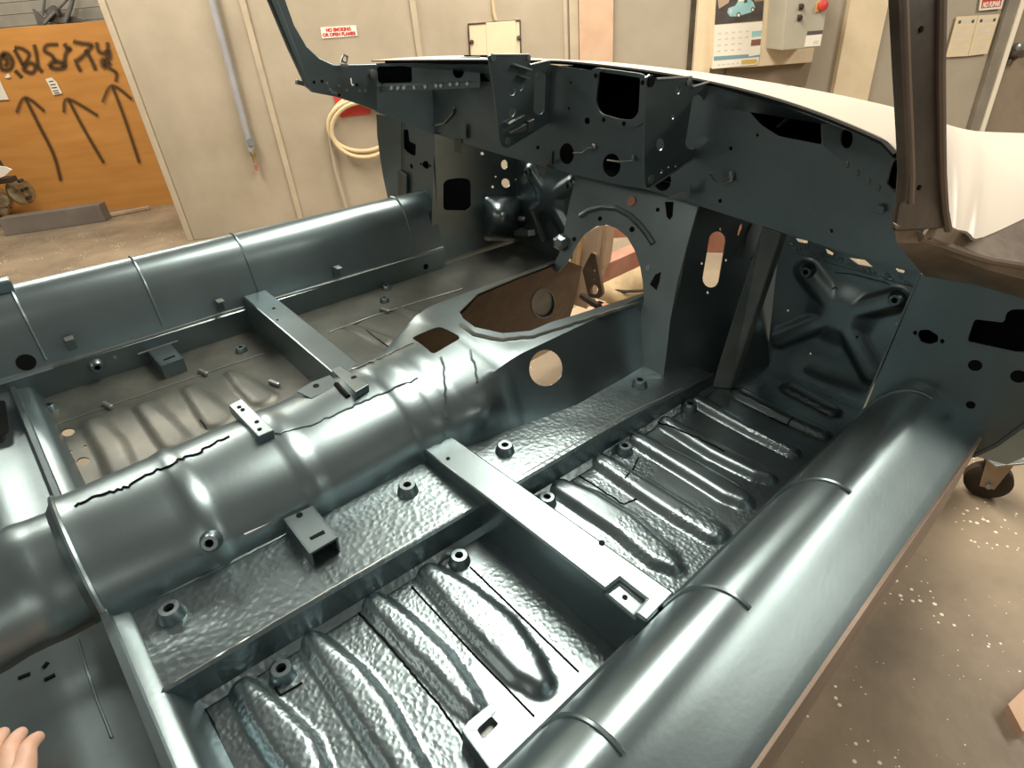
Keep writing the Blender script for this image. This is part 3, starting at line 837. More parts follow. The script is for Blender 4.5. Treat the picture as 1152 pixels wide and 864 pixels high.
pan_l = pan('floor_pan', lambda y: -1.618, lambda y: CX0 - tun_base(y) - (.004 + .04 * sm(.5, .7, y) + .16 * sm(1.12, 1.3, y)), -.05, 1.55, RIBS_L, .0065, hl, mat('dusty_grey_pan', (0.075, 0.085, 0.078), 0.46, 0.5, 0.5, base2=(0.135, 0.14, 0.122), vscale=7, bump=0.15, bscale=50, rvar=0.08), .54, .0075)
T_PR = bvh(pan_r); T_PL = bvh(pan_l)

# ---- shelf beside the tunnel and its rail (both sides)
def shelf_z(y): return lerp_tab([(-.1, .062), (.5, .060), (.9, .052), (1.25, .050)], y)
for sgn in (1,):
    g = []
    for j in range(90):
        y = -.040 + 1.26 * j / 89
        xi = CX0 + sgn * (tun_base(y) - .012); xo = rail_x(y) if sgn > 0 else 2 * CX0 - rail_x(y)
        zr = lerp_tab([(-.1, .066), (.8, .063), (1.1, .052), (1.25, .045)], y)
        row = []
        for i in range(13):
            t = i / 12
            z = shelf_z(y) * (1 - t) + (zr - .004) * t + .0015 * noise.noise(Vector((t * 2, y * 9, 4)))
            row.append(Vector((xi + (xo - xi) * t, y, z)))
        row.append(Vector((xo + sgn * .004, y, zr + .003)))
        row.append(Vector((xo + sgn * .008, y, zr - .002)))
        row.append(Vector((xo + sgn * .009, y, .012)))
        row.append(Vector((xo + sgn * .020, y, .002)))
        if sgn < 0: row = row[::-1]
        g.append(row)
    s_ = sheet('inner_floor_rail', g, .003, M['paint_shelf'] if sgn > 0 else M['paint_old'], CAR, 35)
    if sgn > 0: shelf_r = s_
T_SR = bvh(shelf_r)

# ---- transmission tunnel with gearbox cover
NSEC = 49
def tunnel_grid():
    g = []
    ys = [-.75 + .012 * i for i in range(int((1.235 + .75) / .012) + 1)]
    wallp0 = Vector((-.73, .8, .105)); wn = Vector((.883, 0, .469))
    dmp = PPL(545, 462, wallp0, wn)
    for y in ys:
        rr_ = sm(-.062, -.075, y)
        w = (tun_base(y) if y > -.1 else .145) - .022 * rr_
        zb = shelf_z(y) - .008 if y > -.07 else .02
        bl_ = sm(.56, .76, y)
        zt = lerp_tab([(.30, .166), (.60, .181), (.80, .192)], y) - .012 * rr_
        row = []
        rb = 0.0
        for yc, s_, a_ in ((.100, .010, .006), (.275, .010, .004), (.500, .008, .005), (.522, .007, .005), (-.064, .006, .006), (-.125, .010, .003), (.578, .006, .003), (.70, .006, .002)):
            rb += a_ * math.exp(-((y - yc) / s_) ** 2)
        for i in range(NSEC):
            th = math.pi * i / (NSEC - 1)
            ct, st = math.cos(th), math.sin(th)
            zl = zb if ct > 0 else -.004
            ax = w * ct; az = zl + (zt - zl) * abs(st)
            # box-like gearbox cover section: leaning side to a rim, flat top
            u = 1 - 2 * i / (NSEC - 1)            # 1 .. -1
            au = abs(u)
            if au > .5:
                k = (au - .5) / .5
                bx_, bz = .150 + (w - .150) * k, .190 + (zl - .190) * k
                # rounded corner
            else:
                bx_, bz = .150 * au / .5, .194 - .004 * (au / .5)
            bx_ = math.copysign(bx_, u)
            x = ax + (bx_ - ax) * bl_; z = az + (bz - az) * bl_
            nr = Vector((ct, 0, st)).normalized()
            p = Vector((CX0 + x, y, z)) + nr * rb
            d = (p - dmp).length
            p += wn * (.020 * math.exp(-(d / .033) ** 2)) if p.x > CX0 else Vector()
            p += nr * .0012 * noise.noise(Vector((p.x * 8, p.y * 8, p.z * 8)))
            row.append(p)
        g.append(row)
    return g
tun = sheet('transmission_tunnel', tunnel_grid(), .003, [M['paint_sill'], M['brown']], CAR, 50)
me = tun.data
for p in me.polygons:
    c_ = p.center + ORG
    ax_ = Vector((c_.x - CX0, 0, c_.z - .02))
    if p.normal.dot(ax_) < 0: p.material_index = 1
op = [(517, 352), (521, 360), (534, 370), (566, 376), (597, 373), (621, 363), (650, 354), (700, 338), (724, 330), (742, 322), (700, 270), (637, 291), (584, 311), (537, 331)]
gl = rrect([(462, 378), (494, 371), (519, 385), (487, 400)], 5)
wr = (Vector((-.73, .8, .105)), Vector((.883, 0, .469))); wl_ = (Vector((CX0 - .191, .8, .093)), Vector((-.921, 0, .389)))
cuts = [prism(zloop(op, .192), Vector((0, 0, .08)), Vector((0, 0, -.055)), ORG),
        prism(zloop(gl, .184), Vector((0, 0, .08)), Vector((0, 0, -.09)), ORG)]
for e_, pl in ((ell(613.5, 414, 18.5, 20.5, 32), wr),):
    cuts.append(prism([PPL(x, y, *pl) for x, y in e_], pl[1] * .05, -pl[1] * .05, ORG))
cut(tun, cuts)
T_TU = bvh(tun)
tube('rear_ring_bead', [Vector((CX0 + .151 * math.cos(a * math.pi / 30), -.066, (.050 if a < 15 else 0) + (.118 if a < 15 else .168) * math.sin(a * math.pi / 30))) for a in range(31)], .005, M['paint_sill'], tun, 8)
lin = (wl_[0] - wl_[1] * .010, wl_[1])
liner = plate_px('tunnel_inner_wall', lin, [(518, 355), (537, 334), (584, 314), (638, 294), (655, 300), (645, 345), (632, 384), (596, 388), (560, 392), (530, 387)], [ell(611, 341, 13, 16.5, 28)], .003, M['brown'], tun)
plate_px('cable_port', (wl_[0] - wl_[1] * .004, wl_[1]), ell(611, 341, 15, 19, 24), [], .002, M['paint_old'], tun)
tube('port_rim', [PPL(x, y, *lin) for x, y in ell(611, 341, 13, 16.5, 28)], .003, M['paint_old'], tun, 6, None, None, True)
plate('tunnel_skirt', [Vector((-1.10, .30, .02)), Vector((-1.15, .78, .02)), Vector((-1.15, .78, -.2)), Vector((-1.10, .30, -.2))], [], .003, M['brown'], tun, CAM_C)
rimpts = [(515, 350), (519, 362), (533, 373), (566, 380), (598, 377), (622, 367), (651, 358), (701, 343), (722, 336)]
wire('opening_flange', T_TU, [(519, 366), (533, 377), (566, 383), (600, 379), (640, 366), (700, 347), (718, 341)], .006, M['paint_old'], tun, .6)
for q in ((522, 357), (545, 378)): disc('bolt_hole', T_TU, q[0], q[1] + 1, .006, M['seam'], tun)
wire('weld_bead', T_TU, [(84, 569), (112, 557), (140, 549), (165, 535), (190, 524), (205, 516), (222, 510), (240, 499), (258, 491)], .0022, M['seam'], tun, 1.6, .0005, 4)
wire('weld_bead', T_TU, [(300, 490), (345, 480), (390, 460), (430, 443), (470, 425)], .0022, M['paint'], tun, 1.2, .0005, 5)
wire('weld_bead', T_TU, [(345, 437), (400, 415), (440, 398), (465, 386)], .0025, M['clip'], tun, 1.0, .0005, 4)
wire('weld_bead', T_TU, [(497, 402), (499, 415), (500, 430), (502, 448), (503, 470)], .0028, M['paint'], tun, 1.2, .0005, 4)
wire('weld_bead', T_TU, [(530, 395), (534, 412), (537, 430)], .0028, M['paint'], tun, 1.2, .0005, 4)
boss(T_TU, 237, 609, tun, .85)

# ---- sills
PROF = [(-.004, .0), (-.004, .066), (.004, .072), (.012, .10), (.026, .145), (.043, .19), (.062, .218), (.080, .233), (.098, .240), (.114, .240), (.132, .2345), (.165, .216), (.200, .196), (.209, .190)]
def smooth_prof(pr, n=5):
    out = [pr[0], pr[1], pr[2]]
    for i in range(2, len(pr) - 2):
        p0, p1, p2, p3 = [Vector(q) for q in (pr[i - 1], pr[i], pr[i + 1], pr[i + 2])]
        for k in range(1, n + 1):
            t = k / n
            q = .5 * ((2 * p1) + (p2 - p0) * t + (2 * p0 - 5 * p1 + 4 * p2 - p3) * t * t + (3 * p1 - p0 - 3 * p2 + p3) * t ** 3)
            out.append((q.x, q.y))
    out.append(pr[-1]); return out
SP = smooth_prof(PROF)
def sill(sgn, y0, y1):
    g = []
    n = int((y1 - y0) / .02)
    for j in range(n + 1):
        y = y0 + (y1 - y0) * j / n
        row = [Vector((CX0 + sgn * (.68 + d), y, z)) for d, z in SP]
        g.append(row if sgn > 0 else row[::-1])
    o = sheet('sill', g, .003, M['paint_sill'], CAR, 50)
    # outer hanging flange, bare metal
    x0 = CX0 + sgn * .888
    hexa('outer_flange', [Vector((x0, y0, .190)), Vector((x0 + sgn * .006, y0, .190)), Vector((x0 + sgn * .010, y0, .0)), Vector((x0 + sgn * .004, y0, .0))],
         [Vector((x0, y1, .190)), Vector((x0 + sgn * .006, y1, .190)), Vector((x0 + sgn * .010, y1, .0)), Vector((x0 + sgn * .004, y1, .0))], M['flange'], o, .001)
    return o
sill_r = sill(1, -.25, 1.18); sill_l = sill(-1, -.12, 1.18)
T_SI = bvh(sill_r); T_SL = bvh(sill_l)
def seam_arc(o, sgn, y, d0, d1):
    pts = [Vector((CX0 + sgn * (.68 + d), y, z + .0005)) for d, z in SP if d0 <= d <= d1 and z > .06]
    tube('swage_line', pts, .0035, M['paint_sill'], o, 6)
for px_, py_ in ((627, 804), (768, 664), (882, 556), (975, 470)):
    seam_arc(sill_r, 1, P(px_, py_, x=-.205).y, .02, .125)
for px_, py_ in ((22, 345), (160, 312), (276, 288), (457, 245)):
    p, n = hit(T_SL, px_, py_)
    seam_arc(sill_l, -1, p.y, .008, .13)
wire('flange_lip', T_SL, [(60, 413), (247, 354), (383, 315), (470, 289)], .004, M['paint_old'], sill_l, 0, 0, 30)
for q in ((81, 382), (248, 339), (379, 301)):
    p = P(q[0], q[1] + 8, x=CX0 - .684)
    e = box('trim_clip', p + Vector((.004, 0, .012)), (.004, .020, .036), M['paint'], sill_l, .001)
    box('clip_tongue', p + Vector((.014, 0, .028)), (.022, .018, .004), M['clip'], e, .001)
p = P(29, 407, x=CX0 - .69)
lathe('drain_hole', P(29, 407, x=CX0 - .694) + Vector((.003, 0, 0)), (1, 0, .3), [(.019, 0), (.019, .003)], M['seam'], sill_l, 16)
boss(T_SL, 108, 411, sill_l, .9)
disc('drain_hole', T_SL, 479, 300, .010, M['seam'], sill_l)
disc('bolt_hole', T_SL, 129, 402, .004, M['clip'], sill_l)

# ---- seat crossmembers
YN, ZX = .486, .107
yf = P(640, 582, z=ZX).y
def xm(name, A, B, C_, D, zb, holes=()):
    """A,B near top left/right, C,D far right/left"""
    bot = [Vector((p.x, p.y, zb)) for p in (A, B, C_, D)]
    o = hexa(name, [A, B, C_, D], bot, M['paint'], CAR, 0)
    if holes: cut(o, holes)
    bevel(o, .004, 2)
    return o
a_ = P(474, 504, y=YN); b_ = P(684, 666, y=YN); dxn = (b_ - a_)
b_ = a_ + dxn * ((-.232 - a_.x) / dxn.x)
c_ = b_ + Vector((0, yf - YN, .004)); d_ = a_ + Vector((.004, yf - YN, 0))
hh = []
for L_ in ([(499, 502), (533, 522), (516, 542), (476, 514)], [(697, 653), (726, 677), (706, 700), (672, 672)]):
    q = [P(x, y, z=ZX) for x, y in L_]
    hh.append(prism(q, Vector((0, 0, .03)), Vector((0, 0, -.006)), ORG))
xm_r = xm('seat_crossmember', a_, b_, c_, d_, -.002, hh)
a2 = P(290, 348, y=YN); b2 = P(398, 440, y=YN); dl = b2 - a2
a2 = a2 + dl * ((-1.615 - a2.x) / dl.x)
d2 = a2 + Vector((0, yf - YN, 0)); c2_ = b2 + Vector((0, yf - YN, 0))
xm_l = xm('seat_crossmember', a2, b2, c2_, d2, -.002)
T_XR = bvh(xm_r); T_XL = bvh(xm_l)
for q, r in (((504, 516), .004), ((703, 672), .004), ((744, 684), .006), ((677, 611), .005)): disc('bolt_hole', T_XR, q[0], q[1], r, M['seam'], xm_r)
for q, r in (((308, 347), .004), ((312, 360), .003)): disc('bolt_hole', T_XL, q[0], q[1], r, M['seam'], xm_l)
# bracket lapping over the tunnel at the inner end of the left crossmember
zt = .190
qb = [P(373, 416, z=zt - .035), P(383, 411, z=zt - .035), P(415, 432, z=zt), P(400, 441, z=zt)]
tb = hexa('mounting_bracket', qb, [v - Vector((0, 0, .016)) for v in qb], M['paint'], CAR, .002)
T_TB = bvh(tb); disc('bolt_hole', T_TB, 398, 424.5, .006, M['seam'], tb)
fp_ = [P(x, y, z=.172) for x, y in [(334, 440), (350, 430), (371, 422), (382, 433), (350, 448)]]
flp = plate('tunnel_flap', fp_, [], .003, M['paint'], tun, CAM_C)
disc('bolt_hole', bvh(flp), 355.5, 434, .006, M['seam'], flp)
wire('weld_bead', T_TU, [(378, 432), (385, 440), (392, 447)], .006, M['seam'], tb, .5)

# ---- bosses on the pans and shelf
for q in ((194, 692), (459, 553), (568, 508), (719, 434)): boss(T_SR, q[0], q[1], shelf_r, 1.0, 'nut_boss', Vector((0, 0, 1)))
for q in ((517, 632), (319, 759), (615, 566), (702, 508), (775, 460)): boss(T_PR, q[0], q[1], pan_r, 1.0, 'nut_boss', Vector((0, 0, 1)))
for q in ((57, 460), (272, 395), (433, 339), (435, 325)): boss(T_PL, q[0], q[1], pan_l, .8, 'nut_boss', Vector((0, 0, 1)))
for q in ((122, 458), (229, 421), (309, 433), (433, 351)):
    p, n = hit(T_PL, *q)
    if p: box('raised_tab', p + Vector((0, 0, .005)), (.035, .010, .012), M['clip'], pan_l, .003, Matrix.Rotation(.3, 3, 'Z'))
# black slits and seams in the right pan
for L_ in ([(529, 638), (590, 697), (651, 756)], [(463, 660), (530, 733), (601, 806)]):
    wire('seam_slit', T_PR, L_, .0016, M['seam'], pan_r, .15, .0005, 10)
for L_ in ([(652, 535), (702, 568), (716, 561)], [(402, 688), (430, 717), (470, 765), (500, 800), (530, 845)], [(223, 782), (240, 815), (258, 862)], [(703, 538), (712, 528), (718, 515)], [(310, 774), (315, 782), (340, 768)],
           [(720, 470), (750, 478), (775, 488), (815, 508)], [(866, 470), (885, 478), (892, 470)]):
    wire('seam_slit', T_PR, L_, .0018, M['seam'], pan_r, .7, .0005, 5)
for L_ in ([(412, 371), (425, 382), (440, 392)], [(225, 473), (230, 478), (232, 482)]):
    wire('seam_slit', T_PL, L_, .0015, M['seam'], pan_l, .3, .0005, 5)
wire('crease_bead', T_PL, [(62, 479), (120, 458), (180, 438), (240, 417), (298, 398)], .003, M['paint_old'], pan_l, .3, 0, 12)
wire('crease_bead', T_PL, [(370, 374), (420, 356), (470, 340), (520, 325)], .003, M['paint_old'], pan_l, .3, 0, 12)
wire('weld_bead', T_SR, [(130, 694), (200, 662), (260, 634), (310, 608), (380, 568)], .0035, M['paint'], shelf_r, .8, 0, 8)
wire('rail_lip', T_SR, [(196, 768), (300, 705), (407, 642), (520, 576)], .0016, M['clip'], shelf_r, .3, 0, 10)
wire('rail_lip', T_SR, [(588, 534), (662, 490), (700, 468), (767, 437)], .0016, M['clip'], shelf_r, .3, 0, 10)

# ---- seat brackets
def bracket(name, tops, b0, zb, parent, closed=False, hole=None, slot=None):
    """tops: 4 photo corners (rear-inner, front-inner, front-outer, rear-outer); b0: photo foot of the last corner"""
    b = P(*b0, z=zb)
    zt_ = P(*tops[3], x=b.x).z
    q = [P(x, y, z=zt_) for x, y in tops]
    e = plate(name, q, [], .004, M['paint'], parent, CAM_C)
    def wall_(i, j, nm):
        A, B = q[i], q[j]
        inn = (sum(q, Vector()) / 4 - (A + B) / 2); inn.z = 0; inn.normalize()
        A1, B1 = A + inn * .004, B + inn * .004
        hexa(nm, [A, B, B1, A1], [Vector((v.x, v.y, zb - .002)) for v in (A, B, B1, A1)], M['paint'], e, .001)
    wall_(0, 3, 'side_plate'); wall_(1, 2, 'side_plate')
    if closed: wall_(2, 3, 'front_plate')
    tr = bvh(e)
    if hole: disc('bolt_hole', tr, *hole, .0055, M['seam'], e)
    if slot:
        s = [hit(tr, x, y) for x, y in slot]
        plate('slot', [p + n * .0008 for p, n in s], [], .001, M['seam'], e, CAM_C)
    return e
bA = bracket('seat_bracket', [(319, 584), (352, 569), (380, 604), (348, 623)], (351, 639), .062, CAR, False, (337, 579.5), [(348, 605), (364, 596.5), (366, 600), (350, 607.5)])
bD = bracket('seat_bracket', [(166, 395), (192, 386.5), (206.5, 403), (181, 412.5)], (180.5, 429), .0, CAR, True, None, [(184, 404.5), (197, 399.6), (197.3, 401), (184, 406)])
tube('flange_edge', [P(275, 602, x=-.775), P(359, 561, x=-.775)], .003, M['clip'], bA, 6)
tube('flange_edge', [P(155, 398.5, x=-1.60), P(200, 383.5, x=-1.60)], .002, M['clip'], bD, 6)
zt = .184
qc = [P(257, 456, z=zt - .01), P(272, 448, z=zt - .01), P(308, 483, z=zt), P(290, 491, z=zt)]
bC = hexa('tunnel_bracket', qc, [v - Vector((0, 0, .022)) for v in qc], M['paint'], CAR, .002)
T_BC = bvh(bC)
for q in ((269, 458), (273, 461), (289, 474.5), (292, 483)): disc('bolt_hole', T_BC, q[0], q[1], .004, M['seam'], bC)
ze = .034
qe = [P(x, y, z=ze) for x, y in [(527, 811), (553, 790), (560, 797), (620, 861), (600, 885), (556, 872), (519.5, 822)]]
sl = rrect([(537, 821), (553, 806), (560.5, 814), (543, 831)], 3)
bE = plate('seat_bracket', qe, [[P(x, y, z=ze) for x, y in sl]], .004, M['paint'], CAR, CAM_C, None, .001)
hexa('side_plate', [P(519.5, 822, z=ze), P(556, 872, z=ze), P(556, 872, z=ze) + Vector((.004, 0, 0)), P(519.5, 822, z=ze) + Vector((.004, 0, 0))],
     [Vector((v.x, v.y, 0)) for v in (P(519.5, 822, z=ze), P(556, 872, z=ze), P(556, 872, z=ze) + Vector((.004, 0, 0)), P(519.5, 822, z=ze) + Vector((.004, 0, 0)))], M['paint'], bE)
plate('slot_floor', [P(x, y, z=ze - .012) for x, y in [(533, 822), (555, 802), (565, 814), (543, 836)]], [], .002, M['paint_old'], bE, CAM_C)

# ---- rear cross rail, rear floor, quarter
rr = sheet('rear_cross_rail', [[Vector((x, y - .012 * sm(CX0 + .1, CX0 - .1, x) * max(0, 1 - z / .062), z * (1 - .38 * sm(CX0 + .1, CX0 - .1, x)))) for x in [-1.62 + (1.39) * i / 40 for i in range(41)]] for y, z in ((-.012, .002), (-.018, .016), (-.036, .056), (-.042, .062), (-.060, .068), (-.063, .084), (-.067, .084), (-.070, .02))], .003, M['paint'], CAR, 40)
cut(rr, [prism([Vector((CX0 + .146 * math.cos(a * math.pi / 20), -.2, -.01 + .172 * math.sin(a * math.pi / 20))) for a in range(21)], Vector((0, 0, 0)), Vector((0, .3, 0)), ORG)])
def rear_floor(sgn):
    g = []
    for j in range(30):
        y = -.066 - .68 * j / 29
        row = []
        for i in range(30):
            s = .135 + .56 * i / 29
            z = .022 + .006 * math.exp(-((y + .15) / .02) ** 2) + .02 * sm(.0, .04, s - .62) + .05 * sm(.1, .0, s - .1) + .002 * noise.noise(Vector((s * 6, y * 6, 2)))
            row.append(Vector((CX0 + sgn * s, y, z)))
        g.append(row if sgn > 0 else row[::-1])
    return sheet('rear_floor', g, .003, M['paint'], CAR, 50)
rf_r = rear_floor(1); rf_l = rear_floor(-1)
T_RF = bvh(rf_r); T_RL = bvh(rf_l)
wire('swage_line', T_RF, [(83, 702), (95, 745), (110, 790), (126, 830)], .002, M['paint'], rf_r, .2, .0, 8)
for L_ in ([(21, 763), (34, 758)], [(48, 752), (54, 745)], [(50, 765), (62, 759)]): wire('seam_slit', T_RF, L_, .003, M['seam'], rf_r, .3)
plate('access_hole', [P(x, y, z=.045) for x, y in rrect([(-12, 452), (6, 450), (10, 486), (-10, 494)], 4)], [], .001, M['seam'], rf_l, CAM_C)
# wheel-arch end piece closing the left sill
eg = []
for j in range(14):
    y = -.12 - .25 * j / 13
    eg.append([Vector((CX0 - (.68 + d), y, z + .018 * sm(-.12, -.2, y))) for d, z in SP][::-1])
qp = sheet('quarter_panel', eg, .003, M['paint_sill'], CAR, 50)
box('quarter_lip', P(2, 322, x=-1.70) + Vector((0, -.03, 0)), (.03, .10, .03), M['paint'], qp, .004)

# ================================================================== bulkhead
def k8(L_, ox, oy, s): return [(ox + x / s, oy + y / s) for x, y in L_]
YH, YD, YT = 1.178, 1.19, 1.44
# hinge pillars (rear faces) ---------------------------------------------------------------
Lhole_r = rrect(k8([(985, 213), (1085, 225), (1090, 195), (1110, 180), (1180, 180), (1180, 325), (1125, 325), (960, 288)], 768, 288, 3), 4)
Dhole_r = rrect(k8([(793, 268), (800, 250), (830, 248), (862, 268), (862, 290), (832, 298), (805, 290)], 768, 288, 3), 2)
hp_r = plate_px('hinge_pillar', yplane(YH), [(972, 462), (1036, 309), (1100, 319), (1175, 340), (1175, 475), (1150, 483), (1122, 503), (1096, 515), (1060, 512), (1010, 470)],
                [Lhole_r, Dhole_r, ell(1029.5, 374.5, 2.4, 2.6, 10), ell(1060, 384, 2.6, 2.8, 10)], .004, M['paint'], CAR)
T_HR = bvh(hp_r)
for q, r in (((1097, 411), .010), ((1146, 423.5), .011), ((1092, 455.5), .007), ((1107, 318), .007)): disc('bolt_hole', T_HR, q[0], q[1], r, M['seam'], hp_r)
hexa('box_section_shade', [P(1020, 345, y=YH + .05), P(1172, 330, y=YH + .05), P(1172, 470, y=YH + .05), P(1000, 440, y=YH + .05)],
     [P(1020, 345, y=YH + .09), P(1172, 330, y=YH + .09), P(1172, 470, y=YH + .09), P(1000, 440, y=YH + .09)], M['dark'], hp_r)  # near-black block behind the pillar holes, shade put in by colour
# outer curved edge of the right pillar
e0 = [P(1094, 512, y=YH), P(1120, 500, y=YH), P(1150, 478, y=YH), P(1180, 445, y=YH)]
g = [[p + Vector((o_ * .05, -.002 + .07 * o_, -.03 * o_)) for o_ in (0, .3, .6, 1)] for p in e0]
sheet('outer_skin_edge', g, .003, M['paint'], hp_r, 50)
wire('weld_bead', T_HR, [(985, 452), (1010, 451), (1040, 458), (1070, 478), (1098, 490)], .004, M['paint'], hp_r, .3, .0, 6)

Lhole_l = rrect(k8([(163, 75), (188, 75), (195, 140), (230, 155), (228, 218), (205, 215), (165, 185)], 420, 130, 4.8), 2)
Dhole_l = rrect(k8([(262, 262), (275, 245), (292, 245), (300, 262), (302, 280), (290, 290), (272, 280)], 420, 130, 4.8), 1.5)
hp_l = plate_px('hinge_pillar', yplane(YH), [(424, 132), (430, 122), (455, 135), (489, 151), (492, 252), (480, 244), (456, 232), (437, 226), (432, 190)],
                [Lhole_l, Dhole_l], .004, M['paint'], CAR)
T_HL = bvh(hp_l)
for q, r in (((451, 180), .006), ((463, 187), .008), ((473.6, 184.5), .004), ((484, 186.5), .004)): disc('bolt_hole', T_HL, q[0], q[1], r, M['seam'], hp_l)
plate('box_section_shade', [P(x, y, y=YH + .012) for x, y in [(446, 136), (488, 152), (488, 205), (446, 192)]], [], .003, M['dark'], hp_l, CAM_C)  # dark plate makes the pillar holes read as shaded hollows
g2 = [[P((424, 425, 428, 432, 437)[i] + (452 - (424, 425, 428, 432, 437)[i]) * k / 5, 128 + i * 24.5 + k * .8, y=YH - .035 * (1 - k / 5) - .004) for k in range(6)] for i in range(5)]
sheet('outer_skin_edge', g2, .003, M['paint'], hp_l, 60)
wire('weld_bead', T_HL, [(463, 232), (475, 236), (484, 243), (490, 251)], .006, M['clip'], hp_l, .2, .0, 5)
box('patch_plate', P(452, 209, y=YH - .01), (.06, .006, .10), M['paint_old'], hp_l, .003, Matrix.Rotation(.15, 3, 'Y'))

# dash panel (upper bulkhead) --------------------------------------------------------------
pl = yplane(YD)
bot = [(489, 150), (520, 161), (560, 173), (600, 184), (640, 195), (690, 207), (727, 213), (770, 226), (800, 236), (850, 252), (900, 268), (950, 284), (1005, 299), (1040, 307)]
ztop = .684
topx = [P(*bot[-1], y=YD).x, P(*bot[0], y=YD).x]
outer = [PPL(x, y, *pl) for x, y in bot] + [Vector((topx[0] + .01, YD, ztop - .13)), Vector((-.35, YD, ztop - .035)), Vector((-.55, YD, ztop - .012)), Vector((-1.15, YD, ztop - .010)), Vector((-1.45, YD, ztop - .04)), Vector((topx[1] - .01, YD, ztop - .08))]
rect_c = rrect(k8([(590, 125), (800, 145), (790, 340), (760, 375), (700, 375), (600, 345), (577, 300)], 540, 50, 4.43), 9)
open_r = rrect(k8([(372, 225), (368, 335), (425, 400), (515, 458), (728, 500), (722, 325), (560, 262)], 760, 50, 4.43), 3)
open_l = rrect([(530, 68), (549, 70), (551, 92), (530, 91)], 1.5)
hol = [rect_c, open_r, open_l, rrect(ell(637.5, 173, 8.2, 12, 20), 1), ell(688, 186, 10, 13.3, 20), ell(745, 203, 10, 12, 20), ell(660.5, 136, 3, 4, 12),
       ell(605, 166, 2, 2.2, 8), ell(822, 167, 2, 2.5, 8), ell(810, 226, 2, 2.5, 8), ell(935, 260, 2.4, 2.6, 8), ell(852, 152, 1.6, 2, 8), ell(642, 93, 1.3, 1.5, 8), ell(640, 122, 1.4, 1.6, 8)]
dash = plate('dash_panel', outer, [[PPL(x, y, *pl) for x, y in h] for h in hol], .003, M['paint'], CAR, CAM_C)
T_D = bvh(dash)
ring_o = rrect(k8([(545, 110), (840, 150), (835, 360), (790, 410), (700, 420), (600, 385), (560, 330)], 540, 50, 4.43), 12)
fr_ = plate_px('duct_surround', yplane(YD - .006), ring_o, [rect_c], .006, M['paint'], dash, .002)
T_F = bvh(fr_)
for q in k8([(577, 155), (811, 190), (617, 375), (717, 395)], 540, 50, 4.43): disc('bolt_hole', T_F, q[0], q[1], .005, M['seam'], fr_)
# near-black plenum, shade painted in behind the dash openings

plate('plenum_shade_box', [Vector((x, 1.38, z)) for x, z in ((-1.45, .45), (-.42, .45), (-.42, .615), (-.55, .645), (-.66, .656), (-1.2, .656), (-1.3, .645), (-1.45, .615))], [], .01, M['dark'], CAR, CAM_C)
hexa('plenum_shade_box', [Vector((-1.60, 1.195, .452)), Vector((-.26, 1.195, .452)), Vector((-.26, 1.56, .452)), Vector((-1.60, 1.56, .452))],  # floor carried forward to block light leaking into the left footwell
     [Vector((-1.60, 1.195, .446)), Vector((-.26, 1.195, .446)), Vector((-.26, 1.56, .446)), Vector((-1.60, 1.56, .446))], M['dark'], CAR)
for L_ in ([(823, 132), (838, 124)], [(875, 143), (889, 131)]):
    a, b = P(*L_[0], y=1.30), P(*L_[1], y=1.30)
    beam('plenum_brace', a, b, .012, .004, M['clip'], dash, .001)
plate('vent_shade_plate', [P(x, y, y=YD + .02) for x, y in [(522, 62), (556, 62), (556, 97), (522, 97)]], [], .003, M['dark'], dash, CAM_C)  # near-black sheet stands in for shade behind the left opening
# gusset plates carrying the dash centre ----------------------------------------------------
def gusset(x, out, holes, lip, discs, tabs):
    pl = xplane(x)
    o = plate_px('dash_gusset', pl, out, holes, .004, M['paint'], CAR, .0015)
    tr = bvh(o)
    for q in discs: disc('bolt_hole', tr, q[0], q[1], q[2], q[3], o, .0025)
    for a in lip: tube('folded_lip', [P(*p, x=x + .002) for p in a], .0022, M['clip'], o, 6)
    for t in tabs:
        q = [P(px_, py_, x=x + .014) for px_, py_ in t]
        plate('welded_clip', q, [], .012, M['paint_old'], o, CAM_C, None, .001)
    return o
K4 = lambda L_: k8(L_, 540, 50, 4.43)
stad = lambda a, b, w: [(a[0] + w * math.cos(t), a[1] + w * 1.1 * math.sin(t)) for t in [math.pi + math.pi * i / 8 for i in range(9)]] + [(b[0] + w * math.cos(t), b[1] + w * 1.1 * math.sin(t)) for t in [math.pi * i / 8 for i in range(9)]]
gl_ = gusset(-1.142, K4([(40, 58), (62, 48), (248, 48), (252, 102), (345, 78), (352, 90), (350, 385), (335, 398), (140, 518), (112, 510), (98, 470), (70, 240)]),
             [stad(K4([(300, 160)])[0], K4([(294, 320)])[0], 6), ell(*K4([(160, 230)])[0], 4.0, 5.4, 14), ell(*K4([(159, 334)])[0], 4.0, 5.6, 14), ell(*K4([(205, 215)])[0], 2.1, 3.2, 10)],
             [K4([(60, 50), (245, 50)]), K4([(250, 102), (345, 80)])],
             [(*K4([(64, 64)])[0], .008, M['clip']), (*K4([(241, 66)])[0], .006, M['clip']), (*K4([(137, 482)])[0], .008, M['clip'])],
             [K4([(180, 98), (262, 125), (258, 135), (178, 108)]), K4([(205, 152), (252, 166), (252, 176), (205, 162)]), K4([(145, 395), (225, 352), (225, 362), (145, 407)]), K4([(150, 438), (235, 395), (235, 425), (205, 440), (150, 446)]), K4([(243, 385), (272, 372), (270, 430), (245, 438)])])
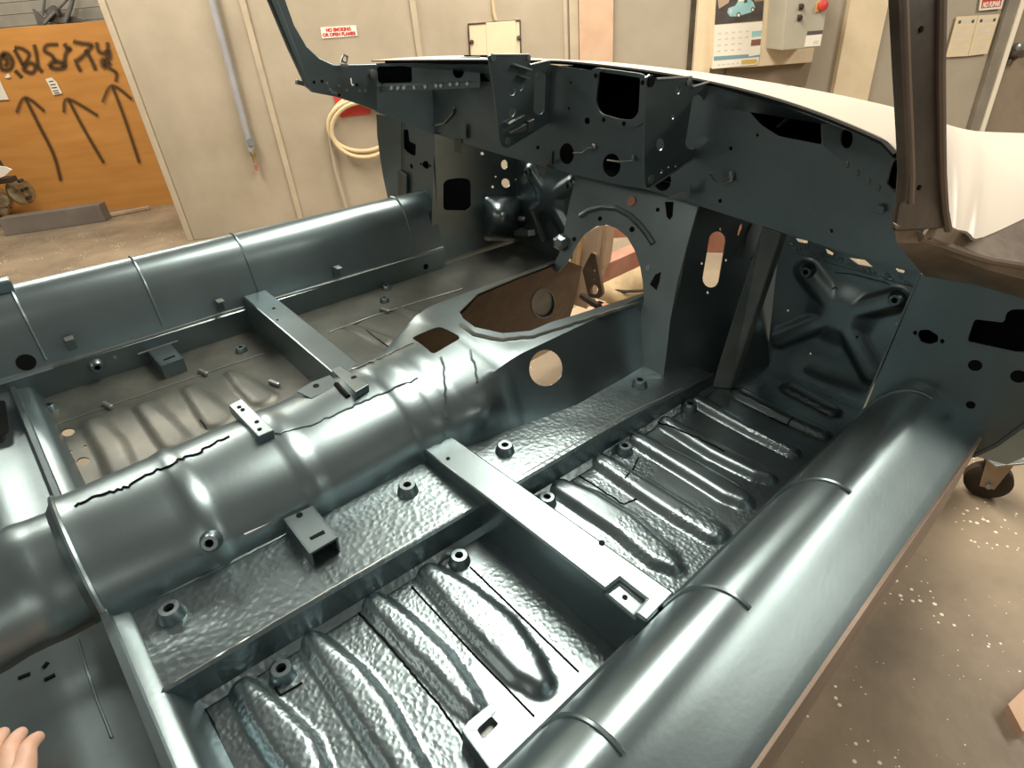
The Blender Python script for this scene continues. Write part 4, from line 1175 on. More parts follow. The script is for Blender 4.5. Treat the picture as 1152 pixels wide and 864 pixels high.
gr_ = gusset(-.708, K4([(828, 165), (850, 150), (880, 172), (1058, 160), (1062, 212), (1142, 186), (1150, 200), (1090, 530), (1072, 560), (835, 722), (822, 700), (818, 560)]),
             [stad(K4([(1088, 285)])[0], K4([(1055, 490)])[0], 7), ell(*K4([(898, 498)])[0], 4.3, 7, 14), ell(*K4([(988, 228)])[0], 2.8, 4.4, 12), ell(*K4([(962, 360)])[0], 2.2, 3, 10), ell(*K4([(903, 632)])[0], 1.8, 2.4, 8), ell(*K4([(940, 610)])[0], 1.3, 1.7, 8), ell(*K4([(975, 607)])[0], 1.1, 1.5, 8)],
             [K4([(880, 172), (1055, 162)]), K4([(1060, 212), (1140, 188)]), K4([(838, 720), (960, 640), (1080, 560)])],
             [(*K4([(852, 182)])[0], .010, M['seam']), (*K4([(1037, 183)])[0], .007, M['clip']), (*K4([(850, 672)])[0], .009, M['clip'])], [])
# end panels with the vent holes ------------------------------------------------------------
A = P(423, 100, y=1.02); B = P(540, 95, y=1.178)
ep = vplane(A, B)
epl = plate_px('dash_end_panel', ep, k8([(545, 95), (1062, 55), (1064, 215), (550, 240)], 300, 50, 4.43),
               [rrect(k8([(548, 110), (722, 106), (725, 190), (555, 195)], 300, 50, 4.43), 3.5), ell(*k8([(955, 136)], 300, 50, 4.43)[0], 6.2, 7.4, 20)], .003, M['paint'], CAR)
T_E = bvh(epl)
plate_px('vent_shade_plate', (ep[0] - ep[1] * (.02 if ep[1].dot(CAM_C - ep[0]) > 0 else -.02), ep[1]), [(423, 73), (534, 67), (534, 97), (423, 104)], [], .002, M['dark'], epl)  # dark sheet paints the shade behind the left vent holes
plate_px('lower_flange', (ep[0] + Vector((.006, -.004, 0)), ep[1]), k8([(550, 205), (1062, 188), (1064, 216), (550, 240)], 300, 50, 4.43), [], .004, M['paint'], epl, .001)
for q in k8([(622, 219), (654, 218), (684, 217), (735, 215), (790, 211), (845, 206), (868, 205), (915, 200), (950, 197), (1000, 196)], 300, 50, 4.43):
    p = PPL(q[0], q[1], ep[0] + Vector((.007, -.006, 0)), ep[1]); lathe('spot_weld', p, (.5, -.8, .2), [(.006, -.002), (.005, .002)], M['clip'], epl, 8)
# mirrored right end panel
m2 = lambda v: Vector((2 * CX0 - v.x, v.y, v.z))
epr_pl = vplane(m2(B), m2(A))
epr = plate_px('dash_end_panel', epr_pl, k8([(722, 325), (730, 300), (1120, 480), (1135, 820), (1080, 790), (735, 505)], 760, 50, 4.43),
               [ell(*k8([(852, 468)], 760, 50, 4.43)[0], 7, 11.4, 20), rrect(k8([(1050, 690), (1075, 590), (1125, 545), (1125, 745), (1100, 745)], 760, 50, 4.43), 3)], .003, M['paint'], CAR)
T_ER = bvh(epr)
plate_px('vent_shade_plate', (epr_pl[0] - epr_pl[1] * (.02 if epr_pl[1].dot(CAM_C - epr_pl[0]) > 0 else -.02), epr_pl[1]), [(932, 135), (1010, 168), (1010, 215), (940, 172)], [], .002, M['dark'], epr)  # same painted shade behind the right vent hole
for q in k8([(760, 535), (800, 575), (855, 600), (905, 640), (960, 680), (1010, 715)], 760, 50, 4.43):
    p, n = hit(T_ER, *q)
    if p: lathe('spot_weld', p, n, [(.006, -.001), (.005, .0015)], M['paint_old'], epr, 8)
# left return between end panel and hinge pillar
rp = vplane(P(423, 124, y=1.02), P(489, 151, y=YD))
plate_px('dash_return_panel', rp, [(422, 100), (500, 98), (503, 132), (490, 152), (455, 138), (422, 125)], [], .003, M['paint'], CAR)
wire('cable_clip', T_D, k8([(840, 405), (890, 390), (935, 340), (938, 315)], 300, 50, 4.43), .004, M['paint'], dash, 0, .004, 4)
# brackets and tabs on the dash lower edge
def tab(px_loop, y, m=M['paint'], t=.003): return plate('wiring_tab', [P(x, yy, y=y) for x, yy in px_loop], [], t, m, dash, CAM_C, None, .0008)
tab(k8([(935, 472), (970, 470), (965, 542), (935, 535)], 300, 50, 4.43), YD - .004, M['paint_old'])
tab([(517, 140), (524, 140), (524, 157), (516, 155)], YD - .01)
for L_, y in (([(606, 184), (618, 180), (612, 188), (601, 187)], YD - .03), ([(614, 172), (621, 170), (620, 186), (613, 187)], YD - .006), ([(605, 187), (613, 190), (612, 202), (606, 198)], YD - .02)):
    tab(L_, y, M['paint_old'])
for L_ in ([(645, 172), (656, 172), (663, 166), (668, 167), (668, 162)], [(683, 180), (697, 182), (712, 181), (713, 174)], [(800, 194), (806, 203), (812, 206), (822, 203), (824, 193)]):
    pts = [P(x, y, y=YD - .03 * (1 - i / (len(L_) - 1))) for i, (x, y) in enumerate(L_)]
    tube('cable_clip', pts, .006, M['paint_old'], dash, 6, None, (Vector((0, 0, 1)), .35))
tab([(750, 225), (776, 223), (777, 207), (770, 216), (752, 222)], YD - .03, M['paint_old'])
tab(k8([(960, 830), (1010, 800), (1040, 810), (1035, 850)], 760, 50, 4.43), YD - .012)

# bell-housing plate with arch ---------------------------------------------------------------
bn = Vector((0, 1, -.375)).normalized(); bp0 = Vector((0, 1.10, .03))
arch = [(724, 338), (723, 318), (720, 300), (714, 282), (705, 266), (694, 257), (682, 252.5), (670, 254.5), (657, 263), (649, 274), (643, 286), (637, 296), (627, 307)]
bout = [(627, 307), (621, 302), (629, 285), (634, 262), (640, 230), (646, 205), (650, 180), (690, 190), (735, 200), (790, 215), (775, 268), (762, 318), (754, 360), (749, 404), (744, 438), (702, 436), (708, 405), (716, 365), (724, 338)]
bell = plate_px('bell_housing_plate', (bp0, bn), bout + arch[1:-1], [], .005, M['paint'], CAR, .001)
T_B = bvh(bell)
wire('pressed_arc', T_B, [(653, 243), (662, 237), (677, 233), (694, 234.5), (708, 242), (719, 252), (728, 263), (735, 274)], .008, M['paint'], bell, 0, .000, 3)
disc('plug', T_B, 711, 226.5, .012, M['copper'], bell, .004)
for q, r in (((675, 246), .006), ((711, 258), .007), ((646, 269), .006), ((740, 236), .005)): disc('bolt_hole', T_B, q[0], q[1], r, M['seam'], bell)
disc('bolt_hole', T_B, 729, 301, .007, M['clip'], bell)
plate_px('cable_window', (bp0 - bn * .002, bn), [(731, 320), (737, 309), (743, 306), (741, 317), (738, 326)], [], .001, M['seam'], bell)
plate_px('drop_slot', (bp0 - bn * .002, bn), [(748, 227), (757, 227), (756, 243), (753, 247), (750, 244)], [], .001, M['seam'], bell)
lathe('stud_boss', PPL(633, 272, bp0, bn), (.3, -1, .2), [(.022, 0), (.022, .02), (.012, .03)], M['paint'], bell, 6)
# side flange of the bell housing
hexa('bell_side_flange', [P(780, 231, y=1.255), P(743, 404, y=1.12), P(738, 432, y=1.10), P(745, 440, y=1.13)], [v + Vector((-.02, .05, 0)) for v in (P(780, 231, y=1.255), P(743, 404, y=1.12), P(738, 432, y=1.10), P(745, 440, y=1.13))], M['paint'], bell)

# inner footwell walls --------------------------------------------------------------------
A = P(743, 404, y=1.125); B = P(866, 411, y=YT)
fwp3 = P(781, 225, y=1.268); nn_ = (B - A).cross(fwp3 - A).normalized(); fwp = (A, nn_)
slot = stad((807, 271), (800, 313), 9.6)
fw = plate_px('footwell_inner_wall', fwp, [(736, 442), (780, 215), (800, 222), (850, 238), (896, 252), (868, 420), (830, 445), (790, 460)],
              [slot, rrect(k8([(585, 195), (598, 180), (600, 205), (582, 245), (574, 240)], 700, 210, 4.43), 1.5)] + [ell(x, y, 1.4, 1.6, 8) for x, y in k8([(490, 212), (398, 383), (518, 367), (427, 528)], 700, 210, 4.43)], .003, M['paint'], CAR)
T_FW = bvh(fw)
for L_ in ([(845, 252), (828, 287)], [(840, 262), (836, 288)], [(862, 256), (862, 268), (846, 292)]): wire('stiffening_bead', T_FW, L_, .004, M['paint_old'], fw, 0, .0, 4)
# strut
for sg in (1,):
    f_ = (lambda v: v) if sg > 0 else m2
    a = [f_(v) for v in (P(857, 255, y=1.215), P(880, 262, y=1.225), P(880, 262, y=1.225) + Vector((0, .03, 0)), P(857, 255, y=1.215) + Vector((0, .03, 0)))]
    b = [f_(v) for v in (P(800, 436, z=.0), P(822, 438, z=.0), P(822, 438, z=.0) + Vector((0, .03, 0)), P(800, 436, z=.0) + Vector((0, .03, 0)))]
    st_ = hexa('footwell_strut', a, b, M['paint_old'] if sg > 0 else M['paint'], CAR, .003)

# toe boards with pressed cross ------------------------------------------------------------
tp = yplane(YT)
slits = [rrect(k8(L_, 850, 240, 3.815), .8, 2) for L_ in ([(172, 106), (225, 118), (222, 130), (185, 124)], [(298, 150), (335, 170), (330, 182), (308, 172)], [(398, 190), (470, 200), (505, 232), (440, 220)], [(598, 235), (640, 245), (636, 258), (612, 252)])]
toe = plate_px('toe_board', tp, [(840, 440), (862, 410), (880, 245), (940, 256), (1062, 300), (998, 472), (930, 458)], slits + [ell(*q, 1.3, 1.4, 8) for q in k8([(140, 417), (608, 475), (447, 522), (236, 602)], 850, 240, 3.815)], .003, M['paint'], CAR)
T_T = bvh(toe)
arms = [PPL(*q, *tp) for q in k8([(225, 247), (605, 366), (105, 533), (505, 685), (365, 430)], 850, 240, 3.815)]
def cross_h(p):
    b = 9
    c0 = arms[4]
    for a_ in arms[:4]:
        d = a_ - c0; t = max(0.0, min(1.0, (p - c0).dot(d) / d.length_squared)); b = min(b, (p - c0 - d * t).length)
    cc = (p - c0).length
    h = sm(.034, .010, b)
    return .013 * max(h, sm(.085, .03, cc) * .98)
XG = []
TL, TR, BR, BL = (Vector(q) for q in ((889, 283), (1028, 323), (980, 452), (866, 403)))
for j in range(56):
    row = []
    for i in range(56):
        u, v = i / 55, j / 55
        q = TL * (1 - u) * (1 - v) + TR * u * (1 - v) + BR * u * v + BL * (1 - u) * v
        p = PPL(q.x, q.y, *tp); row.append(p + Vector((0, -.001 - cross_h(p), 0)))
    XG.append(row)
xs = sheet('pressed_cross', XG, .002, M['paint'], toe, 60)
cut(xs, [prism([PPL(x, y, *tp) for x, y in ell(*q, 1.4, 1.5, 8)], Vector((0, -.04, 0)), Vector((0, .02, 0)), ORG) for q in k8([(140, 417), (608, 475), (447, 522), (236, 602)], 850, 240, 3.815)])
T_X = bvh(xs)
for q in k8([(225, 247), (605, 366)], 850, 240, 3.815): boss(T_X, q[0], q[1], toe, .85)
boss(T_T, *k8([(345, 330)], 850, 240, 3.815)[0], toe, .6)
wire('weld_bead', T_T, k8([(345, 255), (420, 260), (500, 280), (570, 300), (590, 330)], 850, 240, 3.815), .004, M['paint'], toe, .4, 0, 4)
for k in range(26):
    t = k / 25; q = (892 + 130 * t + random.uniform(-4, 4), 278 + 42 * t + random.uniform(-5, 5))
    p, n = hit(T_T, *q)
    if p: box('sealer_lump', p, (.012, .006, .006), M['paint'], toe, .002, Matrix.Rotation(random.uniform(-1, 1), 3, 'Y'))
YTL = 1.54
toe_l = plate('toe_board', [Vector((-1.64, YTL, -.01)), Vector((P(640, 275, y=YTL).x, YTL, -.01)), Vector((P(656, 225, y=YTL).x, YTL, .45)), Vector((-1.64, YTL, .45))], [], .003, M['paint'], CAR, CAM_C)
sheet('pressed_cross', [[m2(p) + Vector((0, YTL - YT, 0)) for p in r][::-1] for r in XG], .002, M['paint'], toe_l, 60)
for q in k8([(225, 247), (605, 366)], 850, 240, 3.815):
    lathe('nut_boss', m2(PPL(*q, *tp)) + Vector((0, YTL - YT - .008, 0)), (0, -1, 0), [(.018, 0), (.016, .014), (.008, .016), (.006, .006)], M['paint'], toe_l, 14)
# outer footwell side walls ---------------------------------------------------------------
sw = xplane(-1.632)
rh = rrect(k8([(378, 365), (400, 345), (470, 335), (525, 345), (528, 490), (505, 515), (378, 512)], 420, 130, 4.8), 5)
swl = plate_px('footwell_side', sw, [(489, 150), (560, 172), (640, 193), (640, 300), (600, 322), (484, 318)],
               [rh, ell(*k8([(708, 265)], 420, 130, 4.8)[0], 3.7, 5.4, 16), ell(*k8([(715, 365)], 420, 130, 4.8)[0], 4.6, 5.4, 16, -.4)] + [ell(*q, r, r, 8) for q, r in zip(k8([(588, 205), (645, 385), (660, 330), (767, 345), (792, 353), (808, 300)], 420, 130, 4.8), (1.9, 1.6, 1, 1, 1.2, 1.2))], .003, M['paint'], CAR)
T_SW = bvh(swl)
plate('box_section_shade', [P(x, y, x=-1.70) for x, y in [(490, 190), (535, 190), (535, 245), (490, 245)]], [], .003, M['dark'], swl, CAM_C)  # black plate added behind the opening for its inner shade
q_ = P(570, 240, x=-1.60)
sheet('wheel_arch_bulge', [[P(545 + 44 * u, 222 + 48 * v, x=-1.632 + .09 * math.sin(math.pi * u) ** .7 * math.sin(math.pi * min(1, v * .5 + .5 * v)) ** .7) for u in [i / 12 for i in range(13)]] for v in [j / 12 for j in range(13)]], .003, M['paint'], swl, 60)
for q in ((568, 240), (569, 253)): 
    p, n = hit(T_SW, *q)
    if p: lathe('stud', p + Vector((.08, 0, 0)), (1, 0, .2), [(.010, 0), (.010, .02), (.005, .03)], M['clip'], swl, 10)
beam('pedal_bracket', P(582, 262, x=-1.55), P(598, 262, x=-1.45), .03, .02, M['paint_old'], swl, .002)
beam('edge_brace', P(600, 237, x=-1.5), P(612, 272, x=-1.45), .02, .012, M['paint_old'], swl, .002)
plate('footwell_side', [Vector((CX0 + .70, 1.175, .0)), Vector((CX0 + .70, 1.44, .0)), Vector((CX0 + .70, 1.44, .44)), Vector((CX0 + .70, 1.175, .44))], [], .003, M['paint'], CAR, CAM_C + Vector((-.5, 1.2, 0)))

# ---- scuttle (cowl) top, white ------------------------------------------------------------
g = []
NS = 60
def rear_y(s): return 1.235 - .75 * s * s if abs(s) < .72 else 1.235 - .75 * .5184 - .9 * (abs(s) - .72)
for i in range(NS + 1):
    row = []
    for j in range(13):
        t = j / 12
        s1_ = .69 - .13 * t
        s = -.63 + (s1_ + .63) * i / NS
        a = abs(s)
        y = rear_y(s) * (1 - t) + (1.55 - .55 * s * s) * t
        z = .684 * (1 - t) + .652 * t + .004 * math.sin(math.pi * t) - .34 * max(0, a - .66) ** 1.0 * (1 - .75 * t) - (.05 * max(0, -s - .2) * (1 - t))
        row.append(Vector((CX0 + s, y, z)))
    g.append(row[::-1])
cowl = sheet('scuttle_top', g, .004, [M['white'], M['paint']], CAR, 50)
for p_ in cowl.data.polygons:
    if p_.normal.z < 0: p_.material_index = 1
tube('windscreen_gap_line', [Vector((CX0 + s, rear_y(s) - .004, .680 - .34 * max(0, abs(s) - .66) - .05 * max(0, -s - .2))) for s in [-.60 + 1.28 * i / 50 for i in range(51)]], .004, M['seam'], cowl, 6)  # black tube paints the shaded gap line under the scuttle edge
# strip of the dash top under the scuttle's rear edge
for s0, s1 in ((-.60, -.26), (.26, .62)):
    gg = [[Vector((CX0 + s, rear_y(s) + .01 + (YD - .002 - rear_y(s) - .01) * t, .672 - .03 * t - .05 * max(0, -s - .2))) for t in (0, .5, 1)] for s in [s0 + (s1 - s0) * i / 20 for i in range(21)]]
    sheet('scuttle_inner_flange', gg, .002, M['paint'], CAR, 50)
T_CW = bvh(cowl)
disc('drain_hole', T_CW, 884, 96.5, .008, M['greyprint'], cowl)

# ---- windscreen pillars ------------------------------------------------------------------
pxl = xplane(-1.655)
lp_ = plate_px('windscreen_pillar', pxl, [(242, -150), (262, -150), (307, -45), (321, 0), (331, 28), (345, 52), (359, 65), (376, 73), (424, 72), (424, 125), (400, 116), (378, 109), (352, 104), (345, 98), (325, 55), (302, 0)],
                [rrect(k8([(750, 632), (775, 632), (780, 690), (760, 690)], 290, 0, 7.2), .8)], .012, M['paint'], CAR, .002)
T_LP = bvh(lp_)
hexa('door_edge_channel', [P(242, -150, x=-1.645), P(255, -150, x=-1.645), P(351, 102, x=-1.645), P(345, 97, x=-1.645)], [P(242, -150, x=-1.70), P(255, -150, x=-1.70), P(351, 102, x=-1.70), P(345, 97, x=-1.70)], M['paint'], lp_, .002)
for q in k8([(455, 665), (520, 658), (803, 687), (660, 770)], 290, 0, 7.2): disc('bolt_hole', T_LP, q[0], q[1], .004, M['seam'], lp_)
for q in k8([(560, 675), (585, 725), (605, 748), (630, 755), (720, 730), (825, 735), (870, 735), (660, 695)], 290, 0, 7.2): disc('spot_weld', T_LP, q[0], q[1], .004, M['clip'], lp_)
lathe('nut_boss', hit(T_LP, 419, 83.5)[0], (1, 0, 0), [(.012, 0), (.012, .008), (.006, .009)], M['paint_old'], lp_, 10)
tg = plate('mirror_tab', [P(x, y, x=-1.64) for x, y in k8([(668, 500), (695, 435), (735, 455), (722, 520)], 290, 0, 7.2)], [[P(x, y, x=-1.64) for x, y in ell(*k8([(706, 478)], 290, 0, 7.2)[0], 2.2, 3, 10)]], .003, M['clip'], lp_, CAM_C)
plate('mirror_tab', [P(x, y, x=-1.638) for x, y in k8([(668, 515), (730, 522), (735, 545), (685, 540)], 290, 0, 7.2)], [], .003, M['clip'], lp_, CAM_C)
beam('hinge_pin', P(333, 92, x=-1.68), P(345, 95, x=-1.68), .012, .012, M['clip'], lp_, .002)
# right pillar, bare metal: loft of box sections from base to above the frame
def rsec(l, r, x, w=.014):
    a = P(*l, x=x); b = P(*r, x=x + .018)
    return [a, b, b + Vector((-w, .01, 0)), a + Vector((-w * .6, .012, 0))]
secs = [rsec((1003, -190), (1056, -190), -.300), rsec((1003, -70), (1056, -70), -.268), rsec((1003, 0), (1056, 0), -.250), rsec((1007, 80), (1055, 80), -.232), rsec((1011, 150), (1056, 150), -.215), rsec((1013, 195), (1057, 195), -.203), rsec((1011, 225), (1060, 235), -.195), rsec((1006, 262), (1064, 258), -.188)]
V = [v for s in secs for v in s]
F = [(i * 4 + k, i * 4 + (k + 1) % 4, (i + 1) * 4 + (k + 1) % 4, (i + 1) * 4 + k) for i in range(len(secs) - 1) for k in range(4)] + [(0, 1, 2, 3), tuple(len(V) - 4 + k for k in range(4))]
rpil = raw('windscreen_pillar', V, F, M['pillar'], CAR, 50, ORG); bevel(rpil, .004, 2)
tube('seal_lip', [s[0] + Vector((.004, -.002, 0)) for s in secs[:-1]], .006, M['pillar'], rpil, 8)
tube('seal_lip', [s[0] * .86 + s[1] * .14 + Vector((.006, -.002, 0)) for s in secs[:-1]], .004, M['flange'], rpil, 8)
tube('outer_lip', [s[1] + Vector((.002, .002, 0)) for s in secs], .005, M['flange'], rpil, 8)
T_RP = bvh(rpil)
for q in ((1036, 33), (1034, 211)): disc('bolt_hole', T_RP, q[0], q[1], .003, M['seam'], rpil)
# top of the right hinge post: brown shelf and its raised lip
hs1 = [P(1004, 250, x=-.19), P(1008, 270, x=-.20), P(1040, 308, y=YH - .02), P(1100, 318, y=YH), P(1175, 340, y=YH)]
hs2 = [P(1030, 262, y=.90), P(1040, 272, y=.92), P(1062, 282, y=1.0), P(1110, 300, y=1.05), P(1175, 318, y=1.10)]
hs3 = [P(1034, 268, y=.90), P(1045, 266, y=.92), P(1070, 276, y=1.0), P(1115, 292, y=1.05), P(1175, 303, y=1.10)]
hs4 = [P(1046, 250, y=.92), P(1060, 252, y=.95), P(1080, 262, y=1.02), P(1105, 270, y=1.06), P(1175, 236, y=1.16)]
hp_top = sheet('hinge_post_top', [hs1, hs2, hs3, hs4][::-1], .004, mat('bare_rusty_post', (.20, .145, .10), .5, .1, .5, base2=(.34, .265, .195), vscale=10, bump=.2), CAR, 30)
tube('door_seal_lip', [P(1034, 267, y=.90), P(1060, 275, y=.98), P(1090, 286, y=1.02), P(1115, 293, y=1.05), P(1175, 303, y=1.10)], .006, M['flange'], hp_top, 8)
# white wing behind the pillar
wfar = [P(1036, 131, y=1.43), P(1060, 141, y=1.40), P(1090, 149, y=1.375), P(1120, 151.5, y=1.36), P(1200, 154, y=1.34)]
wnear = [P(1036, 238, y=.99), P(1062, 251, y=.995), P(1086, 263, y=1.01), P(1106, 269, y=1.02), P(1200, 224, y=1.12)]
def cowl_end(t):
    s_ = .69 - .13 * t
    return Vector((CX0 + s_, rear_y(s_) * (1 - t) + (1.55 - .55 * s_ * s_) * t, .684 * (1 - t) + .652 * t - .34 * max(0, s_ - .66) * (1 - .75 * t)))
wg = [[cowl_end(1 - t)] + [a.lerp(b, t) + Vector((0, 0, .022 * math.sin(math.pi * t))) for a, b in zip(wfar[1:], wnear[1:])] for t in (0, .33, .66, 1)]
def refine(G, n=4):
    def cr(p0, p1, p2, p3, t): return .5 * ((2 * p1) + (p2 - p0) * t + (2 * p0 - 5 * p1 + 4 * p2 - p3) * t * t + (3 * p1 - p0 - 3 * p2 + p3) * t ** 3)
    def line(L_):
        out = []
        for i in range(len(L_) - 1):
            for k in range(n): out.append(cr(L_[max(i - 1, 0)], L_[i], L_[i + 1], L_[min(i + 2, len(L_) - 1)], k / n))
        return out + [L_[-1]]
    A_ = [line(r) for r in G]; T_ = [line([A_[i][j] for i in range(len(A_))]) for j in range(len(A_[0]))]
    return [[T_[j][i] for j in range(len(T_))] for i in range(len(T_[0]))]
sheet('front_wing_stub', refine(wg), .004, M['white'], CAR, 50)

# ================================================================== dolly under the car (room frame)
DL = c2w(Vector((-.9, 1.5, -.3))); DL.z = 0
dolly = empty('body_dolly', DL); tag(dolly, 'red and tan steel dolly frame on castors carrying the car body', 'dolly')
def cw(px, py, y): return c2w(P(px, py, y=y))
def dbeam(n, a, b, w, h, m): return beam(n, a, b, w, h, m, dolly, .003, Vector((0, 0, 1)), DL)
a = cw(668, 308, 1.75); b = cw(724, 283, 2.05); d = (b - a)
dbeam('cross_beam', a - d * .25, b + d * 2.2, .07, .075, M['red_steel'])
dbeam('cross_beam', cw(650, 262, 2.5), cw(760, 255, 2.7), .08, .06, M['red_steel'])
dbeam('cross_beam', cw(770, 262, 2.3), cw(860, 262, 2.3), .07, .15, M['red_steel'])
# tan upright post seen through the arch
def quadpx(L_, y0, y1): return [cw(x, y, y0 + (y1 - y0) * k) for (x, y), k in L_]
A = [cw(655, 263, 1.66), cw(676, 253, 1.68), cw(660, 348, 1.60), cw(637, 340, 1.58)]
hexa('upright_post', A, [v + Vector((.05, .10, -.01)) for v in A], M['tan_steel'], dolly, .003, DL)
A = [cw(676, 253, 1.72), cw(685, 253, 1.74), cw(679, 300, 1.70), cw(664, 330, 1.66)]
hexa('upright_post', A, [v + Vector((.04, .06, 0)) for v in A], M['tan_steel'], dolly, .003, DL)
A = [cw(640, 296, 1.60), cw(652, 268, 1.62), cw(640, 345, 1.54), cw(622, 352, 1.52)]
hexa('web_plate', A, [v + Vector((.02, .02, 0)) for v in A], mat('tan_ply', (.42, .26, .12), .6, base2=(.5, .33, .17)), dolly, .002, DL)
tri = [cw(x, y, 1.55) for x, y in rrect([(665, 284), (670, 286), (678, 330), (674, 336), (662, 334), (655, 304)], 2)]
plate('lifting_lug', tri, [[cw(x, y, 1.55) for x, y in ell(668, 304.5, 1.7, 2, 10)], [cw(x, y, 1.55) for x, y in ell(668, 314.5, 1.4, 1.5, 10)], [cw(x, y, 1.55) for x, y in ell(668.5, 326, 4.4, 5.5, 14)]], .012, M['brown'], dolly, CAM_W, DL)
tube('lug_pin', [cw(655, 333, 1.5), cw(674, 345, 1.45)], .012, M['rubber'], dolly, 8, DL)
# base rails and castors
def w_(x, y, z): 
    p = c2w(Vector((x, y, 0))); return Vector((p.x, p.y, z))
rails = [(-.18, -.3, -.18, 2.1), (-1.67, -.3, -1.67, 2.1)]
for x0, y0, x1, y1 in rails: dbeam('base_rail', w_(x0, y0, .22), w_(x1, y1, .22), .08, .10, M['tan_steel'])
for y_ in (-.1, 2.05): dbeam('base_cross', w_(-.18, y_, .22), w_(-1.67, y_, .22), .08, .10, M['red_steel'])
for x_ in (-.18, -1.67):
    for y_ in (.0, 1.0):
        q = c2w(Vector((x_, y_, .0)));
        dbeam('stand_post', Vector((q.x, q.y, .26)), Vector((q.x, q.y, q.z - .006)), .06, .06, M['tan_steel'])
wc = WP(1104, 556, z=0)
def castor(px_, k):
    e = empty('castor', Vector((px_.x, px_.y, 0))); e.parent = dolly; e.matrix_parent_inverse = Matrix.Identity(4)
    e.location = Vector((px_.x, px_.y, 0)) - DL
    off = Vector((px_.x, px_.y, 0))
    ax = Vector((.55, .8, 0)).normalized()
    c = off + Vector((0, 0, .066))
    def L(nm, b, a_, pr, m): return lathe(nm, b, a_, pr, m, e, 24, off)
    L('wheel', c - ax * .02, ax, [(.045, -.004), (.058, 0), (.066, .006), (.066, .034), (.058, .04), (.03, .044)], M['rubber'])
    for s in (-1, 1):
        f0 = c + ax * (.028 * s)
        sd = ax.cross(Vector((0, 0, 1)))
        plate('fork_plate', [f0 + sd * x_ + Vector((0, 0, z_)) for x_, z_ in ((-.02, -.015), (.02, -.015), (.04, .10), (-.03, .10))], [], .004, M['tan_steel'], e, f0 + ax * s, off)
    box('top_plate', off + Vector((0, 0, .168)), (.10, .10, .008), M['clip'], e, .001, None, off)
    lathe('swivel', off + Vector((0, 0, .15)), (0, 0, 1), [(.03, 0), (.03, .016)], M['clip'], e, 14, off)
    tube('axle_bolt', [c - ax * .045, c + ax * .045], .008, M['clip'], e, 8, off)
castor(wc, 0)
for (x_, y_) in ((-.18, -.2), (-1.67, -.2), (-1.67, 2.0)): castor(w_(x_, y_, 0), 1)
# pale bundle on the floor beyond the arch
gz = cw(705, 275, 2.4); 
sk = empty('sack', Vector((gz.x + .05, gz.y + .1, 0)) ); tag(sk, 'tan canvas bundle on the floor seen through the bulkhead arch', 'bundle')
bpy.context.view_layer.update()
bm = bmesh.new(); bmesh.ops.create_icosphere(bm, subdivisions=3, radius=1)
for v in bm.verts:
    n_ = noise.noise(v.co * 1.7); v.co = Vector((v.co.x * .22, v.co.y * .18, v.co.z * .16 + .14)) * (1 + .25 * n_)
me = bpy.data.meshes.new('cloth'); bm.to_mesh(me); bm.free()
for p_ in me.polygons: p_.use_smooth = True
link('cloth', me, sk, mat('tan_canvas', (.42, .31, .17), .8, var=.25, bump=.4, bscale=18))
tube('tie', [Vector((.2 * math.cos(a * .4), .17 * math.sin(a * .4), .22)) for a in range(16)], .008, M['rubber'], sk, 6, Vector((0, 0, 0)))

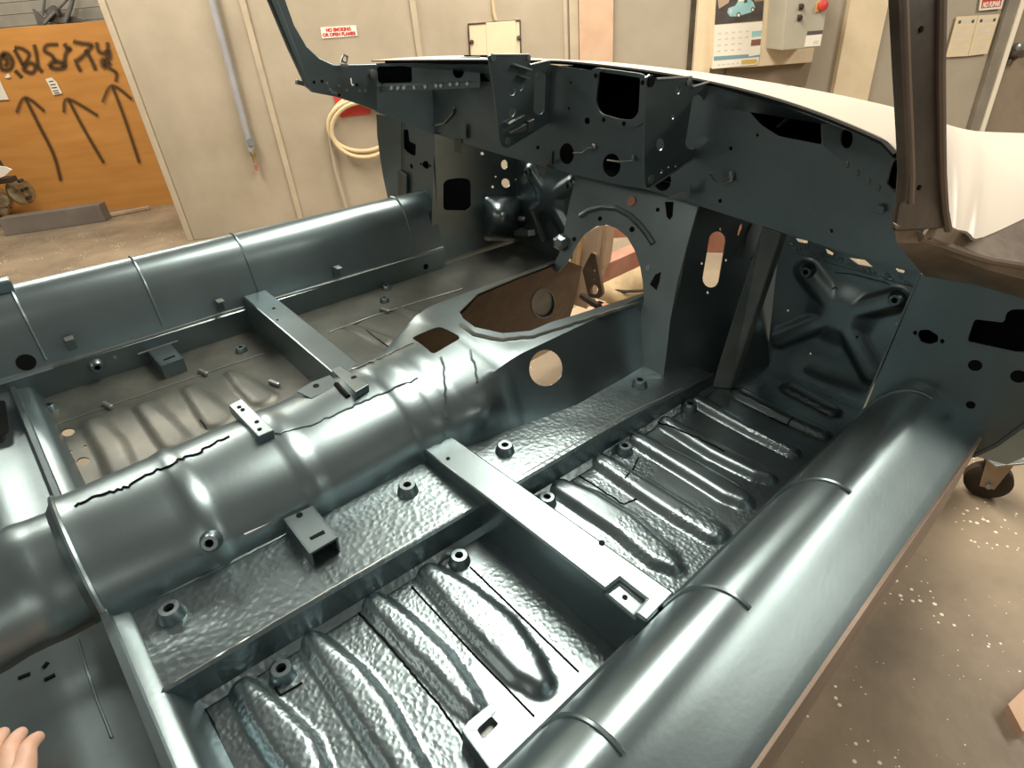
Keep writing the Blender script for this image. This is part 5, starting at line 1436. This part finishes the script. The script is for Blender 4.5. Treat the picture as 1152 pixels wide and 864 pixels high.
# ------------------------------------------------------------------ a hand resting on the rear floor at the lower-left corner
fd = (P(14, 800, z=.06) - P(8, 880, z=.06)); fd.z = 0; fd.normalize()
sd = Vector((0, 0, 1)).cross(fd).normalized()
tip = P(0, 828, z=.050)
palm = tip - fd * .120 - sd * .018 + Vector((0, 0, .028))
hv = []; he = []; hr_ = []
def jn(p, r, prev=None):
    hv.append(p); hr_.append(r)
    if prev is not None: he.append((prev, len(hv) - 1))
    return len(hv) - 1
wrist = jn(palm - fd * .05 + Vector((0, 0, .02)), .030)
pc = jn(palm, .036, wrist)
fore = jn(palm - fd * .20 + Vector((0, 0, .10)), .040, wrist)
jn(palm - fd * .34 + Vector((0, 0, .18)), .046, fore)
for k, (o_, L_) in enumerate(((.027, .088), (.009, .086), (-.009, .074), (-.026, .056))):
    b_ = palm + fd * .030 + sd * o_ * .9 + Vector((0, 0, .006 - .08 * abs(o_) * .1))
    i0 = jn(b_, .0150, pc)
    i1 = jn(b_ + fd * (L_ * .45) + sd * o_ * .10 + Vector((0, 0, .004)), .0105, i0)
    i2 = jn(b_ + fd * (L_ * .78) + sd * o_ * .14 + Vector((0, 0, -.010)), .0095, i1)
    jn(b_ + fd * L_ + sd * o_ * .16 + Vector((0, 0, -.024)), .0080, i2)
t0_ = jn(palm - fd * .02 + sd * .040, .014, pc)
t1_ = jn(palm + fd * .015 + sd * .062 + Vector((0, 0, -.006)), .0115, t0_)
jn(palm + fd * .042 + sd * .068 + Vector((0, 0, -.014)), .0095, t1_)
hb = c2w(palm); 
me = bpy.data.meshes.new('person'); me.from_pydata([tuple(c2w(v) - hb) for v in hv], he, [])
M['skin'] = mat('skin', (.55, .33, .24), .5, 0, .4, base2=(.62, .40, .30), vscale=30)
M['skin'].node_tree.nodes['Principled BSDF'].inputs['Subsurface Weight'].default_value = .1
ho_ = bpy.data.objects.new('person', me); COL.objects.link(ho_); ho_.location = hb
sk_ = ho_.modifiers.new('skin', 'SKIN')
for v, r in zip(me.skin_vertices[0].data, hr_): v.radius = (r, r)
me.skin_vertices[0].data[0].use_root = True
sb = ho_.modifiers.new('sub', 'SUBSURF'); sb.levels = 2; sb.render_levels = 2
dg = bpy.context.evaluated_depsgraph_get()
m2_ = bpy.data.meshes.new_from_object(ho_.evaluated_get(dg)); ho_.modifiers.clear(); ho_.data = m2_
m2_.materials.clear(); m2_.materials.append(M['skin'])
for p_ in m2_.polygons: p_.use_smooth = True
tag(ho_, 'bare hand of a person resting on the rear floor at the lower-left corner', 'person')
